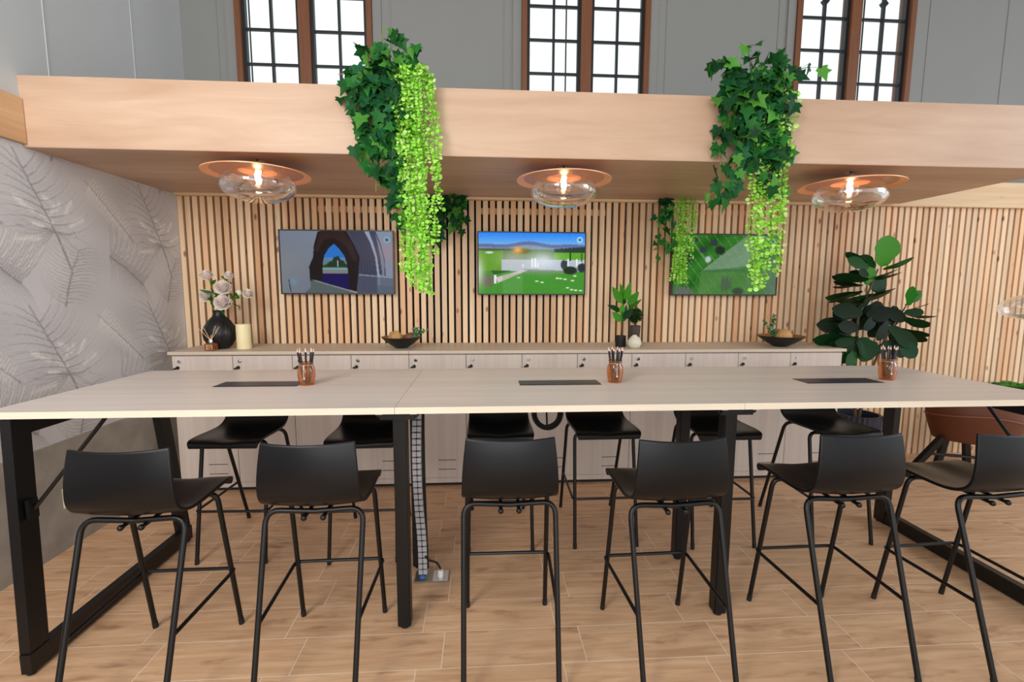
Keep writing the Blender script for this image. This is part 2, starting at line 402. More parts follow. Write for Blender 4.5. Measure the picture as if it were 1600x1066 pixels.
# wallpaper: leaf print drawn on a fine grid
def wallpaper():
    PY, PZ, R = 0.895, 0.825, 0.0052
    ny, nz = int(PY/R), int(PZ/R)
    dark = np.zeros((nz, ny)); light = np.zeros((nz, ny))
    def stroke(buf, pts, w0, w1, a0, a1):
        pts = np.array(pts, float)
        d = np.r_[0, np.cumsum(np.hypot(*np.diff(pts, axis=0).T))]
        n = max(4, int(d[-1]/(R*0.5))); t = np.linspace(0, d[-1], n)
        xs = np.interp(t, d, pts[:,0]); zs = np.interp(t, d, pts[:,1])
        w = np.linspace(w0, w1, n)*1.35+.0006; a = np.clip(np.linspace(a0, a1, n)*1.35, 0, 1)
        k = int(math.ceil(max(w0, w1)*2.2/R)) + 1
        for dx in range(-k, k+1):
            for dz in range(-k, k+1):
                ix = np.floor(xs/R).astype(int)+dx; iz = np.floor(zs/R).astype(int)+dz
                dist = np.hypot((ix+0.5)*R-xs, (iz+0.5)*R-zs)
                val = a*np.exp(-(dist/np.maximum(w, 1e-4))**2)
                np.maximum.at(buf, (iz % nz, ix % ny), val)
    def curve(p, q, bow, n=14):
        p = np.array(p, float); q = np.array(q, float); m = (p+q)/2 + bow*np.array([-(q-p)[1], (q-p)[0]])
        t = np.linspace(0, 1, n)[:,None]
        return (1-t)**2*p + 2*t*(1-t)*m + t*t*q
    r = random.Random(3)
    # monstera leaf
    mid = np.array([(-0.20,0.40),(-0.11,0.22),(-0.05,0.10),(0,0),(0.05,-0.12),(0.09,-0.24)])
    stroke(dark, mid, 0.0035, 0.004, 0.5, 0.9)
    for i in range(9):
        u = i/8; c = np.array([-0.15+0.16*u, 0.31-0.32*u])
        stroke(dark, curve(c, c+np.array([-0.22-0.16*u, 0.02+0.10*(1-u)-0.05*u]), -0.16), 0.0022, 0.0012, 0.75, 0.15)
        stroke(dark, curve(c, c+np.array([0.10+0.20*u, 0.20-0.08*u]), -0.22), 0.0022, 0.0012, 0.75, 0.15)
        for q in range(3):
            c2 = c + np.array([0.0, -0.012*q])
            stroke(dark, curve(c2, c2+np.array([-0.25-0.14*u, 0.06-0.03*u]), -0.18), 0.0011, 0.0008, 0.32, 0.1)
            stroke(dark, curve(c2, c2+np.array([0.14+0.16*u, 0.16-0.06*u]), -0.22), 0.0011, 0.0008, 0.32, 0.1)
    for i in range(9):
        a = r.uniform(0, 2*PI); a = PI + 0.55*(i-2)/2.2 if i < 6 else -0.3-0.5*(i-6)
        stroke(dark, curve((0,0), (0.30*math.cos(a), 0.20*math.sin(a)-0.03), 0.12), 0.002, 0.001, 0.6, 0.1)
    for (x, z, l, an) in [(-0.20,0.14,0.035,-.35),(-0.17,0.115,0.035,-.35),(-0.13,0.095,0.03,-.3),(-0.055,0.075,0.05,-.2),(-0.10,0.02,0.06,-.2),(-0.03,0.04,0.04,-.2),
                          (0.0,0.115,0.045,1.1),(0.035,0.135,0.05,1.0),(0.10,0.14,0.09,1.0),(-0.03,0.17,0.04,-.4),(0.15,0.06,0.10,.5),(-0.17,-0.06,0.14,.15)]:
        dx, dz = l*math.cos(an)/2, l*math.sin(an)/2
        stroke(light, [(x-dx,z-dz),(x,z),(x+dx,z+dz)], 0.007, 0.009, 0.8, 0.8)
    # palm frond, pale
    for i in range(22):
        u = i/21; c = np.array([0.27+0.29*u, 0.30-0.26*u])
        stroke(light, [c, c+np.array([0.055,0.075])*(1-0.3*u)], 0.0042, 0.0014, 0.9, 0.5)
        stroke(light, [c, c+np.array([-0.035,-0.075])*(1-0.3*u)], 0.0042, 0.0014, 0.8, 0.4)
        stroke(dark, [c+np.array([0.006,0.0]), c+np.array([0.061,0.072])*(1-0.3*u)], 0.0016, 0.0008, 0.5, 0.2)
    stroke(dark, [(0.24,0.33),(0.42,0.17),(0.60,0.0)], 0.0018, 0.003, 0.5, 0.6)
    # feather leaf
    stroke(dark, [(0.15,-0.10),(0.08,-0.24),(0.02,-0.43)], 0.002, 0.0038, 0.6, 1.0)
    for i in range(17):
        u = i/16; c = np.array([0.15-0.13*u, -0.10-0.31*u])
        stroke(dark, curve(c, c+np.array([0.13+0.08*math.sin(PI*u), 0.02-0.04*u]), 0.12), 0.0019, 0.0010, 0.62, 0.15)
        stroke(dark, curve(c, c+np.array([-0.13-0.07*math.sin(PI*u), 0.10]), 0.2), 0.0017, 0.0010, 0.5, 0.12)
    # shaded fan leaf
    stroke(dark, [(0.38,-0.12),(0.52,-0.19),(0.66,-0.30)], 0.003, 0.004, 0.9, 0.9)
    for i in range(26):
        u = i/25; c = np.array([0.38+0.28*u, -0.12-0.17*u])
        stroke(dark, curve(c, c+np.array([0.02+0.16*u, 0.22+0.02*math.sin(9*u)]), -0.12), 0.0022, 0.0012, 0.7, 0.25)
        stroke(dark, curve(c, c+np.array([-0.02+0.12*u, -0.20]), 0.12), 0.0017, 0.0009, 0.5, 0.12)
        if i % 3 == 0: stroke(light, curve(c+np.array([0.03,0.05]), c+np.array([0.05+0.12*u,0.19]), -0.1), 0.003, 0.002, 0.7, 0.4)
    # broad tone of overlapping leaves
    zz, yy = np.mgrid[0:nz, 0:ny]; s = yy/ny; t = zz/nz
    tone = 0.5+0.25*np.sin(2*PI*(s+0.6*np.sin(2*PI*t)*0.3))*np.cos(2*PI*(t-0.2)) + 0.18*np.sin(2*PI*(2*s-t)) + 0.1*np.sin(2*PI*(3*t+s))
    base = np.array(lin((218,218,221))[:3]); dk = np.array(lin((128,125,126))[:3]); lt = np.array(lin((240,238,237))[:3]); sh = np.array(lin((202,201,204))[:3])
    img = base[None,None]*(tone[...,None]) + sh[None,None]*(1-tone[...,None])
    img = img*(1-light[...,None]) + lt*light[...,None]
    img = img*(1-0.85*dark[...,None]) + dk*0.85*dark[...,None]
    y0, y1, z0, z1 = -0.5, YS, 0.64, 2.285
    H = 0.0058
    my, mz = int((y1-y0)/H), int((z1-z0)/H)
    ys = np.linspace(y0, y1, my+1); zs = np.linspace(z0, z1, mz+1)
    Yg, Zg = np.meshgrid(ys, zs)
    co = np.stack([np.full_like(Yg, XL), Yg, Zg], -1).reshape(-1, 3)
    i = np.arange(mz)[:,None]*(my+1) + np.arange(my)[None]
    q = np.stack([i, i+my+1, i+my+2, i+1], -1).reshape(-1, 4)[:, ::-1]
    me = bpy.data.meshes.new('wall_left')
    me.vertices.add(len(co)); me.vertices.foreach_set('co', co.ravel())
    me.loops.add(q.size); me.loops.foreach_set('vertex_index', q.ravel().astype(np.int32))
    me.polygons.add(len(q)); me.polygons.foreach_set('loop_start', np.arange(len(q), dtype=np.int32)*4)
    me.update(calc_edges=True)
    at = me.color_attributes.new('Col', 'FLOAT_COLOR', 'POINT')
    # leaf centre at Y 2.875, Z 1.85
    iy = np.floor(((Yg-2.875) % PY)/R).astype(int) % ny; iz = np.floor(((Zg-1.85) % PZ)/R).astype(int) % nz
    rgb = img[iz, iy].reshape(-1, 3)
    at.data.foreach_set('color', np.c_[rgb, np.ones(len(rgb))].astype(np.float32).ravel())
    me.materials.append(M['paper'])
    o = bpy.data.objects.new('wall_left', me); COL.objects.link(o)
    return o
struct(wallpaper(), 'left wall papered with pale grey tropical leaf print', 'wall')
b = MB(); b.box(XL-0.12, XL+0.012, -5.0, YS+0.02, 0.0, 0.64)
struct(b.build('baseboard_left', M['concrete'], smooth=False), 'bare rough concrete band below the leaf wallpaper', 'wall base')
b = MB(); b.box(XL-0.12, XL-0.002, -5.0, YU+0.02, 0.64, 2.4)
struct(b.build('wall_left_core', M['upper_wall'], smooth=False))
b = MB(); b.box(XL-0.12, XL+0.008, -5.0, YU+0.02, 2.4, ZC)
struct(b.build('wall_left_upper', M['left_daylit'], smooth=False))
b = MB()
for y in (2.93, 3.62, 2.2, 1.4):
    b.box(XL+0.008, XL+0.0115, y-0.002, y+0.002, 2.5, ZC)
struct(b.build('trim_1', M['seam'], smooth=False))
b = MB(); b.bbox(XL+0.009, XL+0.026, -0.5, 2.736, 2.283, 2.516, 0.003)
struct(b.build('trim_2', M['pine_left']), 'pine rail along the top of the leaf wallpaper', 'rail')

# slat wall
def slat_wall():
    b = MB(); p = 0.0583; r = random.Random(11)
    x = XL+0.002; i = 0
    while x < 6.6:
        k = r.random()
        base = 0.98 + r.uniform(-0.13, 0.10)
        if k < 0.26: c = (0.95*base, 0.82*base, 0.72*base)
        elif k < 0.36: c = (0.88*base, 0.72*base, 0.60*base)
        else: c = (base, 0.98*base, 0.96*base)
        b.cur = (c[0], c[1], c[2], r.random())
        w = 0.0395 + r.uniform(-0.0015, 0.0015)
        b.box(x, x+w, YS, YS+0.04, 0.0, 2.40)
        x += p
    return b
slats = slat_wall()
o = struct(slats.build('wall_back', M['slat'], smooth=False, col=True), 'wall of vertical pine slats with dark gaps', 'slat wall')
b = MB(); b.box(XL, 6.6, YS+0.041, YS+0.06, 0.0, 2.40)
struct(b.build('wall_back_backing', M['black_back'], smooth=False))
b = MB(); b.box(-1.35, -0.52, YS+0.022, YS+0.0405, 2.15, 2.20); b.box(-0.05, 1.05, YS+0.022, YS+0.0405, 2.15, 2.20); b.box(1.6, 3.2, YS+0.022, YS+0.0405, 2.17, 2.21)
struct(b.build('trim_3', M['batten'], smooth=False))
b = MB(); b.bbox(XL+0.003, 6.6, YS-0.045, YS-0.001, 2.256, 2.472, 0.003)
struct(b.build('trim_4', M['pine']), 'pine rail along the top of the slat wall', 'rail')

# upper back wall with three window openings
WIN = [(-2.0, -0.905), (0.338, 1.44), (2.74, 3.83)]
WZ0, WZ1 = 2.78, 5.02
b = MB()
xs = [XL-0.1] + [v for w in WIN for v in w] + [XR]
for i in range(0, len(xs), 2): b.box(xs[i], xs[i+1], YU, YU+0.16, 0, ZC)
for w in WIN:
    b.box(w[0], w[1], YU, YU+0.16, 0, WZ0); b.box(w[0], w[1], YU, YU+0.16, WZ1, ZC)
struct(b.build('wall_back_upper', M['upper_wall'], smooth=False))
b = MB()
for w in WIN:
    for x, sgn in ((w[0], -1), (w[1], 1)):
        b.box(x+sgn*0.075, x+sgn*0.004, YU-0.014, YU-0.0005, 2.45, ZC) if sgn > 0 else b.box(x-0.075, x-0.004, YU-0.014, YU-0.0005, 2.45, ZC)
        xx = x+sgn*0.15
        b.box(xx-0.003, xx+0.003, YU-0.004, YU-0.0005, 2.45, ZC)
b.box(4.72, 4.724, YU-0.004, YU-0.0005, 2.45, ZC)
struct(b.build('trim_5', M['upper_wall'], smooth=False))

def window(k, x0, x1):
    root = empty('window_%d' % k, ((x0+x1)/2, YU, WZ0))
    root['kind'] = 'structure'
    X = lambda x: x-(x0+x1)/2
    def part(mb, name, m, par=root):
        o = mb.build(name, m, par, smooth=False); return o
    y = lambda v: v
    Z0, Z1 = 0.0, WZ1-WZ0
    f = MB()
    f.box(X(x0), X(x0)+0.045, -0.03, 0.10, Z0, Z1); f.box(X(x1)-0.045, X(x1), -0.03, 0.10, Z0, Z1)
    f.box(X(x0)+0.045, X(x1)-0.045, -0.03, 0.10, Z0, Z0+0.05); f.box(X(x0)+0.045, X(x1)-0.045, -0.03, 0.10, Z1-0.05, Z1)
    xm = (X(x0)+X(x1))/2
    f.box(xm-0.045, xm+0.045, -0.025, 0.10, Z0+0.05, Z1-0.05)
    part(f, 'window_frame', M['win_wood'])
    for a, c in ((X(x0)+0.045, xm-0.045), (xm+0.045, X(x1)-0.045)):
        s = MB(); y0, y1 = 0.005, 0.045
        s.box(a+.0005, a+0.026, y0, y1, Z0+.05, Z1-.05); s.box(c-0.026, c-.0005, y0, y1, Z0+.05, Z1-.05)
        s.box(a+.026, c-.026, y0, y1, Z0+.05, Z0+.075); s.box(a+.026, c-.026, y0, y1, Z1-.075, Z1-.05)
        mx = (a+c)/2
        s.box(mx-0.0095, mx+0.0095, y0, y1-0.01, Z0+.075, Z1-.075)
        z = 3.91
        while z < WZ1-0.1:
            z += 0.27
        while z > WZ0+0.1:
            if z < WZ1-0.09:
                s.box(a+.026, mx-.0095, y0+.004, y1-.014, z-WZ0-.0095, z-WZ0+.0095); s.box(mx+.0095, c-.026, y0+.004, y1-.014, z-WZ0-.0095, z-WZ0+.0095)
            z -= 0.27
        for zz in (3.19, 4.045):
            d = 0.034; h = zz-WZ0
            s.add([(mx-d,y0-.002,h),(mx,y0-.002,h-d*1.1),(mx+d,y0-.002,h),(mx,y0-.002,h+d*1.1),(mx-d,y1-.012,h),(mx,y1-.012,h-d*1.1),(mx+d,y1-.012,h),(mx,y1-.012,h+d*1.1)],
                  [(0,1,2,3),(7,6,5,4),(0,4,5,1),(1,5,6,2),(2,6,7,3),(3,7,4,0)])
        so = part(s, 'window_sash', M['win_black'])
        g = MB(); g.box(a+.02, c-.02, 0.036, 0.040, Z0+.07, Z1-.07); part(g, 'pane', M['pane'], so)
    return root
for k, w in enumerate(WIN): window(k+1, *w)

# canopy: open tray with fascia, end boards and soffit, hung over the table
CX0, CX1, CY0, CZ0, CZ1 = XL+0.003, 3.60, 2.737, 2.2687, 2.634
CY1 = 3.905
LAMPS = [(-1.312, 2.904), (0.50, 2.92), (2.346, 2.922)]
can = empty('canopy', ((CX0+CX1)/2, CY0, CZ0))
tag(can, 'long maple canopy box over the bar table, front board and flat soffit', 'canopy')
def rel(mb, root):
    l = root.location
    mb.v = [(v[0]-l.x, v[1]-l.y, v[2]-l.z) for v in mb.v]; return mb
b = MB(); b.bbox(CX0, CX1, CY0, CY0+0.03, CZ0, CZ1, 0.002); rel(b, can).build('fascia_board', M['maple'], can)
b = MB()
ycuts = [CY0+0.0305, 2.885, 2.945, CY1]; xc = [CX0]
for lx, ly in LAMPS: xc += [lx-0.03, lx+0.03]
xc += [CX1]
for i in range(len(xc)-1):
    for j in range(3):
        if i % 2 == 1 and j == 1: continue
        b.box(xc[i], xc[i+1], ycuts[j], ycuts[j+1], CZ0+0.001, CZ0+0.02)
rel(b, can).build('soffit_panel', M['maple'], can, smooth=False)
b = MB(); b.box(CX0, CX0+0.03, CY0+0.031, CY1, CZ0+0.021, CZ1-0.004); rel(b, can).build('end_board', M['maple'], can, smooth=False)
b = MB(); b.box(CX1-0.03, CX1, CY0+0.031, CY1, CZ0+0.021, CZ1-0.004); rel(b, can).build('end_board', M['maple'], can, smooth=False)

# ------------------------------------------------------------------ pendant lamps
def make_lamp():
    root = empty('pendant_lamp')
    # shallow copper hat: rim at z 0, crown above
    b = MB()
    b.lathe([(0.0,0.052),(0.06,0.051),(0.092,0.038),(0.104,0.013),(0.120,0.0095),(0.245,0.0095),(0.245,0.0135),(0.120,0.0135),(0.108,0.017),(0.096,0.042),(0.062,0.0555),(0.0,0.056)], n=64)
    b.build('lamp_shade', M['copper'], root)
    b = MB(); b.lathe([(0.2455,0.0095),(0.288,-0.0035),(0.2885,0.001),(0.2455,0.0135)], n=64); b.build('rim', M['copper_rim'], root)['label'] = 'pale copper rim'
    b = MB()
    prof = [(0.158,0.0085),(0.172,-0.002),(0.192,-0.024),(0.205,-0.055),(0.203,-0.085),(0.185,-0.112),(0.150,-0.135),(0.105,-0.150),(0.070,-0.157),(0.0,-0.160)]
    b.lathe(prof, n=56); b.build('glass_bowl', M['clear'], root)
    b = MB(); b.lathe([(0.0,0.072),(0.008,0.072),(0.010,0.066),(0.010,0.0565),(0.0,0.0565)], n=20); b.lathe([(0.0,0.0515),(0.019,0.0515),(0.019,0.034),(0.0,0.034)], n=20)
    b.build('lamp_socket', M['copper'], root)
    b = MB(); b.lathe([(0.014,0.033),(0.020,0.022),(0.044,0.0),(0.055,-0.028),(0.048,-0.056),(0.028,-0.074),(0.0,-0.080)], n=28)
    bo = b.build('bulb', M['clear'], root)
    b = MB()
    b.tube([(0.004*math.cos(t*7), 0.004*math.sin(t*7), 0.020-0.056*t) for t in [i/16 for i in range(17)]], 0.015, 8)
    b.build('filament', M['filament'], bo)
    b = MB(); b.tube([(0,0,0.072),(0,0,ZC-2.19)], 0.0045, 8)
    b.build('cord', M['black'], root)
    return root
lamp0 = make_lamp()
LAB = ['copper rimmed glass pendant lamp at the left end of the canopy', 'copper rimmed glass pendant lamp over the middle of the table', 'copper rimmed glass pendant lamp at the right, beyond the second ivy']
for i, (x, y) in enumerate(LAMPS):
    o = lamp0 if i == 0 else copy_tree(lamp0)
    o.location = (x, y, 2.188)
    tag(o, LAB[i], 'lamp', 'pendant lamps under the canopy')
# clear glass pendant at the right edge of the frame
o = empty('pendant_lamp', (4.16, 3.3, 1.395))
tag(o, 'clear glass pendant globe hanging low at the right edge of the frame', 'lamp')
b = MB(); b.lathe([(0.03,0.10),(0.09,0.085),(0.145,0.045),(0.175,0.0),(0.160,-0.045),(0.11,-0.075),(0.05,-0.088),(0.0,-0.09)], n=40); b.build('glass_bowl', M['clear'], o)
b = MB(); b.lathe([(0.0,0.16),(0.022,0.16),(0.031,0.10),(0.0,0.10)], n=16); b.build('lamp_socket', M['black'], o)
b = MB(); b.ball((0,0,0.03), 0.035); bo = b.build('bulb', M['clear'], o)
b = MB(); b.tube([(0,0,0.055),(0,0,0.01)], 0.006, 8); b.build('filament', emit('dim_filament', (1.0,0.55,0.25,1), 12), bo)
b = MB(); b.tube([(0,0,0.16),(0,0,ZC-1.395)], 0.004, 8); b.build('cord', M['black'], o)

# ------------------------------------------------------------------ bar table
TX0, TX1, TY0, TY1, TZ0, TZ1 = -1.906, 2.60, 1.848, 2.763, 1.023, 1.05
SEAMS = [TX0, -0.355, 1.10, TX1]
tab = empty('bar_table', ((TX0+TX1)/2, (TY0+TY1)/2, 0))
tag(tab, 'long pale ash bar table on black steel legs running across the room', 'table')
FLAPS = [(-1.306,-0.905,2.287,2.412), (0.183,0.595,2.255,2.378), (1.656,2.075,2.233,2.362)]
for i in range(3):
    b = MB()
    x0, x1 = SEAMS[i]+0.0008, SEAMS[i+1]-0.0008
    fx0, fx1, fy0, fy1 = FLAPS[i]
    # opening for the flap
    b.box(x0, fx0, TY0+.002, TY1-.002, TZ0, TZ1); b.box(fx1, x1, TY0+.002, TY1-.002, TZ0, TZ1)
    b.box(fx0, fx1, TY0+.002, fy0, TZ0, TZ1); b.box(fx0, fx1, fy1, TY1-.002, TZ0, TZ1)
    top = rel(b, tab).build('tabletop', M['ash'], tab, smooth=False)
    for ya in (TY0, TY1-.002):
        e = MB(); e.box(x0, x1, ya, ya+.002, TZ0, TZ1); rel(e, tab).build('edge_band', M['ash_edge'], top, smooth=False)
    b = MB(); b.bbox(fx0+.002, fx1-.002, fy0+.014, fy1-.002, TZ1-.012, TZ1+.0015, .001)
    f = rel(b, tab).build('cable_flap', M['flap'], tab)
    b = MB(); b.box(fx0, fx1, fy0, fy1, TZ0-.05, TZ0-.045)
    b.box(fx0, fx0+.0015, fy0, fy1, TZ0-.045, TZ1); b.box(fx1-.0015, fx1, fy0, fy1, TZ0-.045, TZ1); b.box(fx0, fx1, fy0, fy0+.0015, TZ0-.045, TZ1); b.box(fx0, fx1, fy1-.0015, fy1, TZ0-.045, TZ1)
    rel(b, tab).build('cable_tray', M['black'], f, smooth=False)
# end frames (trapezoid loops)
for xt, xb, sgn in ((-1.80, -1.792, 1), (2.60, 2.625, -1)):
    xt = -1.845 if sgn > 0 else 2.56
    fr = MB()
    F0, F1 = 1.825, 2.765; G0, G1 = 1.91, 2.69
    up = (1,0,0)
    fr.beam((xt,G0,TZ0-.001), (xb,F0,0.012), 0.08, 0.04, up); fr.beam((xt,G1,TZ0-.001), (xb,F1,0.012), 0.08, 0.04, up)
    fr.beam((xb,F0-.04,0.052), (xb,F1+.04,0.052), 0.08, 0.04, up); fr.beam((xt,G0+.03,TZ0-.042), (xt,G1-.03,TZ0-.042), 0.078, 0.04, up)
    fo = rel(fr, tab).build('end_frame', M['black_steel'], tab, smooth=False)
    r_ = MB()
    xc = xb+sgn*0.02
    xm_ = (xt+xb)/2
    r_.box(min(xm_+sgn*.02, xm_+sgn*.034), max(xm_+sgn*.02, xm_+sgn*.034), 1.86, 1.90, 0.61, 0.69)
    r_.tube([(xm_+sgn*.034,1.885,0.65),(xm_+sgn*0.31,1.93,TZ0-.004)], 0.008, 8)
    rel(r_, tab).build('brace_rod', M['black_steel'], fo)
    for yy in (F0-.02, F1+.02):
        g_ = MB(); g_.lathe([(0,0.012),(0.014,0.012),(0.014,0.0),(0,0)], (xb,yy,0.0), 14)
        rel(g_, tab).build('levelling_foot', M['rubber'], fo)
for xm in (-0.356, 1.105):
    for yy in (1.985, 2.44):
        l_ = MB(); l_.bbox(xm-.029, xm+.029, yy-.029, yy+.029, 0.014, TZ0-.042, .004)
        lo = rel(l_, tab).build('leg', M['black_steel'], tab)
        g_ = MB(); g_.lathe([(0,0.0138),(0.02,0.0138),(0.02,0),(0,0)], (xm,yy,0), 14); rel(g_, tab).build('levelling_foot', M['rubber'], lo)
    k_ = MB(); k_.bbox(xm-.085, xm+.085, 1.90, 2.66, TZ0-.041, TZ0-.0005, .012)
    ko = rel(k_, tab).build('crossbar', M['black_steel'], tab)
    for s in (-.07, .07):
        c_ = MB(); c_.box(xm+s-.014, xm+s+.014, 1.885, 1.8995, TZ0-.012, TZ0-.0005)
        rel(c_, tab).build('clip', M['white_plastic'], ko, smooth=False)

# ------------------------------------------------------------------ bar stools
def make_stool():
    root = empty('bar_stool')
    prof = [(0.014,.664,.180),(0.015,.686,.187),(0.004,.706,.191),(-.03,.712,.192),(-.10,.711,.193),(-.19,.705,.193),(-.265,.703,.192),(-.312,.710,.190),(-.348,.730,.189),(-.367,.760,.187),(-.370,.81,.184),(-.367,.86,.180),(-.361,.91,.175),(-.353,.956,.170)]
    b = MB(); nx = 12; vs = []; fs = []
    for j, (y, z, hw) in enumerate(prof):
        for i in range(nx+1):
            u = -1+2*i/nx; c = 1-u*u
            s = 0 if j < 1 else 1
            back = max(0, min(1, (j-6)/4)); seat = 1-back
            wave = 0.006*math.cos(u*PI*2)*max(0, 1-abs(j-3)/3)
            yy = y - back*0.020*c; zz = z - seat*0.016*c*s*min(1, j/4) - (0.008*c if j == len(prof)-1 else 0) - wave*0.5
            vs.append((u*hw, yy, zz))
    for j in range(len(prof)-1):
        for i in range(nx):
            a = j*(nx+1)+i; fs.append((a, a+1, a+nx+2, a+nx+1))
    b.add(vs, fs); o = b.build('seat', M['black_plastic'], root, ang=2.5)
    m = o.modifiers.new('sub', 'SUBSURF'); m.levels = 1; m.render_levels = 2; m.boundary_smooth = 'PRESERVE_CORNERS'
    m = o.modifiers.new('thick', 'SOLIDIFY'); m.thickness = 0.013; m.offset = 1.0
    m = o.modifiers.new('round', 'BEVEL'); m.width = 0.004; m.segments = 2; m.limit_method = 'ANGLE'
    r = 0.0105; zt = 0.672
    wf, wr, D = .187, .178, .529
    for sx in (-1, 1):
        b = MB(); b.tube(bend([(sx*wf,0,0.008),(sx*.178,-.107,zt),(0,-.107,zt-0.012)], 0.045), r, 10); lo = b.build('leg', M['black_steel'], root)
        c = MB(); c.tube([(sx*wf,0.001,0),(sx*(wf-.0005),-.003,0.03)], 0.0115, 10); c.build('foot_cap', M['rubber'], lo)
    for sx in (-1, 1):
        b = MB(); b.tube(bend([(sx*wr,-D,0.008),(sx*.1836,-.318,zt+.004),(0,-.316,zt-0.007)], 0.055), r, 10); lo = b.build('leg', M['black_steel'], root)
        c = MB(); c.tube([(sx*wr,-D-.001,0),(sx*(wr+.0002),-D+.008,0.03)], 0.0115, 10); c.build('foot_cap', M['rubber'], lo)
    zb = 0.29
    fy = -0.107*zb/0.69 ; ry = -D+0.211*zb/0.69
    b = MB(); b.tube(bend([(-.181,ry,zb),(-.196,fy+.013,zb),(.196,fy+.013,zb),(.181,ry,zb)], 0.03), 0.0075, 8); b.build('footrest', M['black_steel'], root)
    for sx in (-1, 1):
        b = MB(); b.tube([(sx*.036,-.09,zt-.012),(sx*.036,-.335,zt-.022)], 0.0075, 8); b.ball((sx*.036,-.34,zt-.022), 0.0115, 10, 6); b.build('support_bar', M['black_steel'], root)
    return root
st0 = make_stool()
FRONT = [(-1.292,2.0409,.0081),(-.6545,2.0798,.0129),(.109,2.0929,-.012),(.7552,2.0474,.0241),(1.4956,2.0646,.0119),(2.1246,2.0487,.039)]
BACK = [(-1.40,2.525,PI-.03),(-.67,2.49,PI+.01),(.10,2.56,PI),(.726,2.57,PI+.01),(1.42,2.52,PI-.02),(2.145,2.505,PI+.02)]
FL = ['black bar stool at the near left end of the table, beside the concrete wall',
      'black bar stool on the near side, second from the left end',
      'black bar stool on the near side, just right of the grey cable spine',
      'black bar stool on the near side, in front of the right middle table leg',
      'black bar stool on the near side, second from the right end',
      'black bar stool cut off at the right edge of the frame']
BL = ['black bar stool on the far side, nearest the leaf wallpaper',
      'black bar stool on the far side, behind the left middle table leg',
      'black bar stool on the far side, left of the hanging cable coil',
      'black bar stool on the far side, right of the hanging cable coil',
      'black bar stool on the far side, behind the right middle table leg',
      'black bar stool on the far side, nearest the fiddle leaf fig']
for i, (x, y, a) in enumerate(FRONT):
    o = st0 if i == 0 else copy_tree(st0)
    o.location = (x, y, 0); o.rotation_euler = (0, 0, a); tag(o, FL[i], 'stool', 'black bar stools around the table')
for i, (x, y, a) in enumerate(BACK):
    o = copy_tree(st0); o.location = (x, y, 0); o.rotation_euler = (0, 0, a); tag(o, BL[i], 'stool', 'black bar stools around the table')

# ------------------------------------------------------------------ lockers and worktop
LX0, LP, LY = -2.246, 0.4238, 3.474
LLAB = ['pale two-door locker cabinet against the leaf wallpaper, under the vase', 'pale two-door locker cabinet under the left black bowl',
        'pale two-door locker cabinet just right of the worktop seam', 'pale two-door locker cabinet under the small potted plants, left of them',
        'pale two-door locker cabinet right of the small potted plants', 'pale two-door locker cabinet at the right end, beside the fig']
def make_locker():
    root = empty('locker_cabinet')
    w = 2*LP; y1 = YS-LY-0.004
    b = MB(); b.box(0.0006, w-.0006, 0.018, y1, 0.035, 1.043); b.box(0.0006, w-.0006, 0.002, 0.018, 0.035, 0.075); b.box(0.0006, w-.0006, .002, .018, 1.038, 1.043)
    b.build('body', M['ash_v'], root, smooth=False)
    b = MB(); b.box(0.01, w-.01, 0.04, y1-.02, 0.0, 0.0348); b.build('plinth', M['black'], root, smooth=False)
    b = MB(); b.box(LP-.003, LP+.003, .0165, .018, .076, 1.037); b.box(0.002, w-.002, .0165, .018, 1.031, 1.037); b.build('joint', M['joint'], root, smooth=False)
    for k in range(2):
        x0 = k*LP+.0022; x1 = (k+1)*LP-.0022
        d = MB(); d.box(x0, x1, 0.0, 0.0164, 0.078, 1.0335); do = d.build('door', M['ash_v'], root, smooth=False)
        n = MB()
        n.v = []
        cx, cz = x0+.048, 0.994
        vs = MB(); vs.tube([(cx,-.004,cz),(cx,0.0,cz)], 0.0125, 14); vs.tube([(cx,-.009,cz),(cx,-.004,cz)], 0.007, 12); vs.build('lock', M['chrome'], do)
        h = MB(); h.tube([(cx-.012,-.006,cz-.046),(cx-.012,0,cz-.046)], 0.0125, 12); h.tube([(cx-.012,-.010,cz-.046),(cx-.036,-.014,cz-.054)], 0.0065, 8); h.tube([(cx-.012,-.012,cz-.046),(cx-.012,-.006,cz-.046)], 0.009, 10); h.build('latch', M['black'], do)
        for zz in (.217, .144):
            s = MB(); s.box(x0+.045+.16, x0+.045+.295, -.0008, 0.0, zz-.0025, zz+.0025); s.build('vent_slot', M['joint'], do, smooth=False)
    return root
lk = make_locker()
for i in range(6):
    o = lk if i == 0 else copy_tree(lk)
    o.location = (LX0+2*LP*i, LY, 0); tag(o, LLAB[i], 'cabinet', 'locker cabinets along the slat wall')
WT0 = 1.0435; WT1 = 1.066
xs_ = LX0+4*LP
b = MB(); b.bbox(LX0-.022, xs_-.0008, LY-.012, YS-.003, WT0, WT1, .0015)
tag(b.build('worktop', M['worktop']), 'short worktop slab at the left, carrying the vase, candle and left bowl', 'worktop', 'worktops on the lockers')
b = MB(); b.bbox(xs_+.0008, LX0+12*LP+.026, LY-.012, YS-.003, WT0, WT1, .0015)
tag(b.build('worktop', M['worktop']), 'long worktop slab at the right, carrying the small plants and right bowl', 'worktop', 'worktops on the lockers')

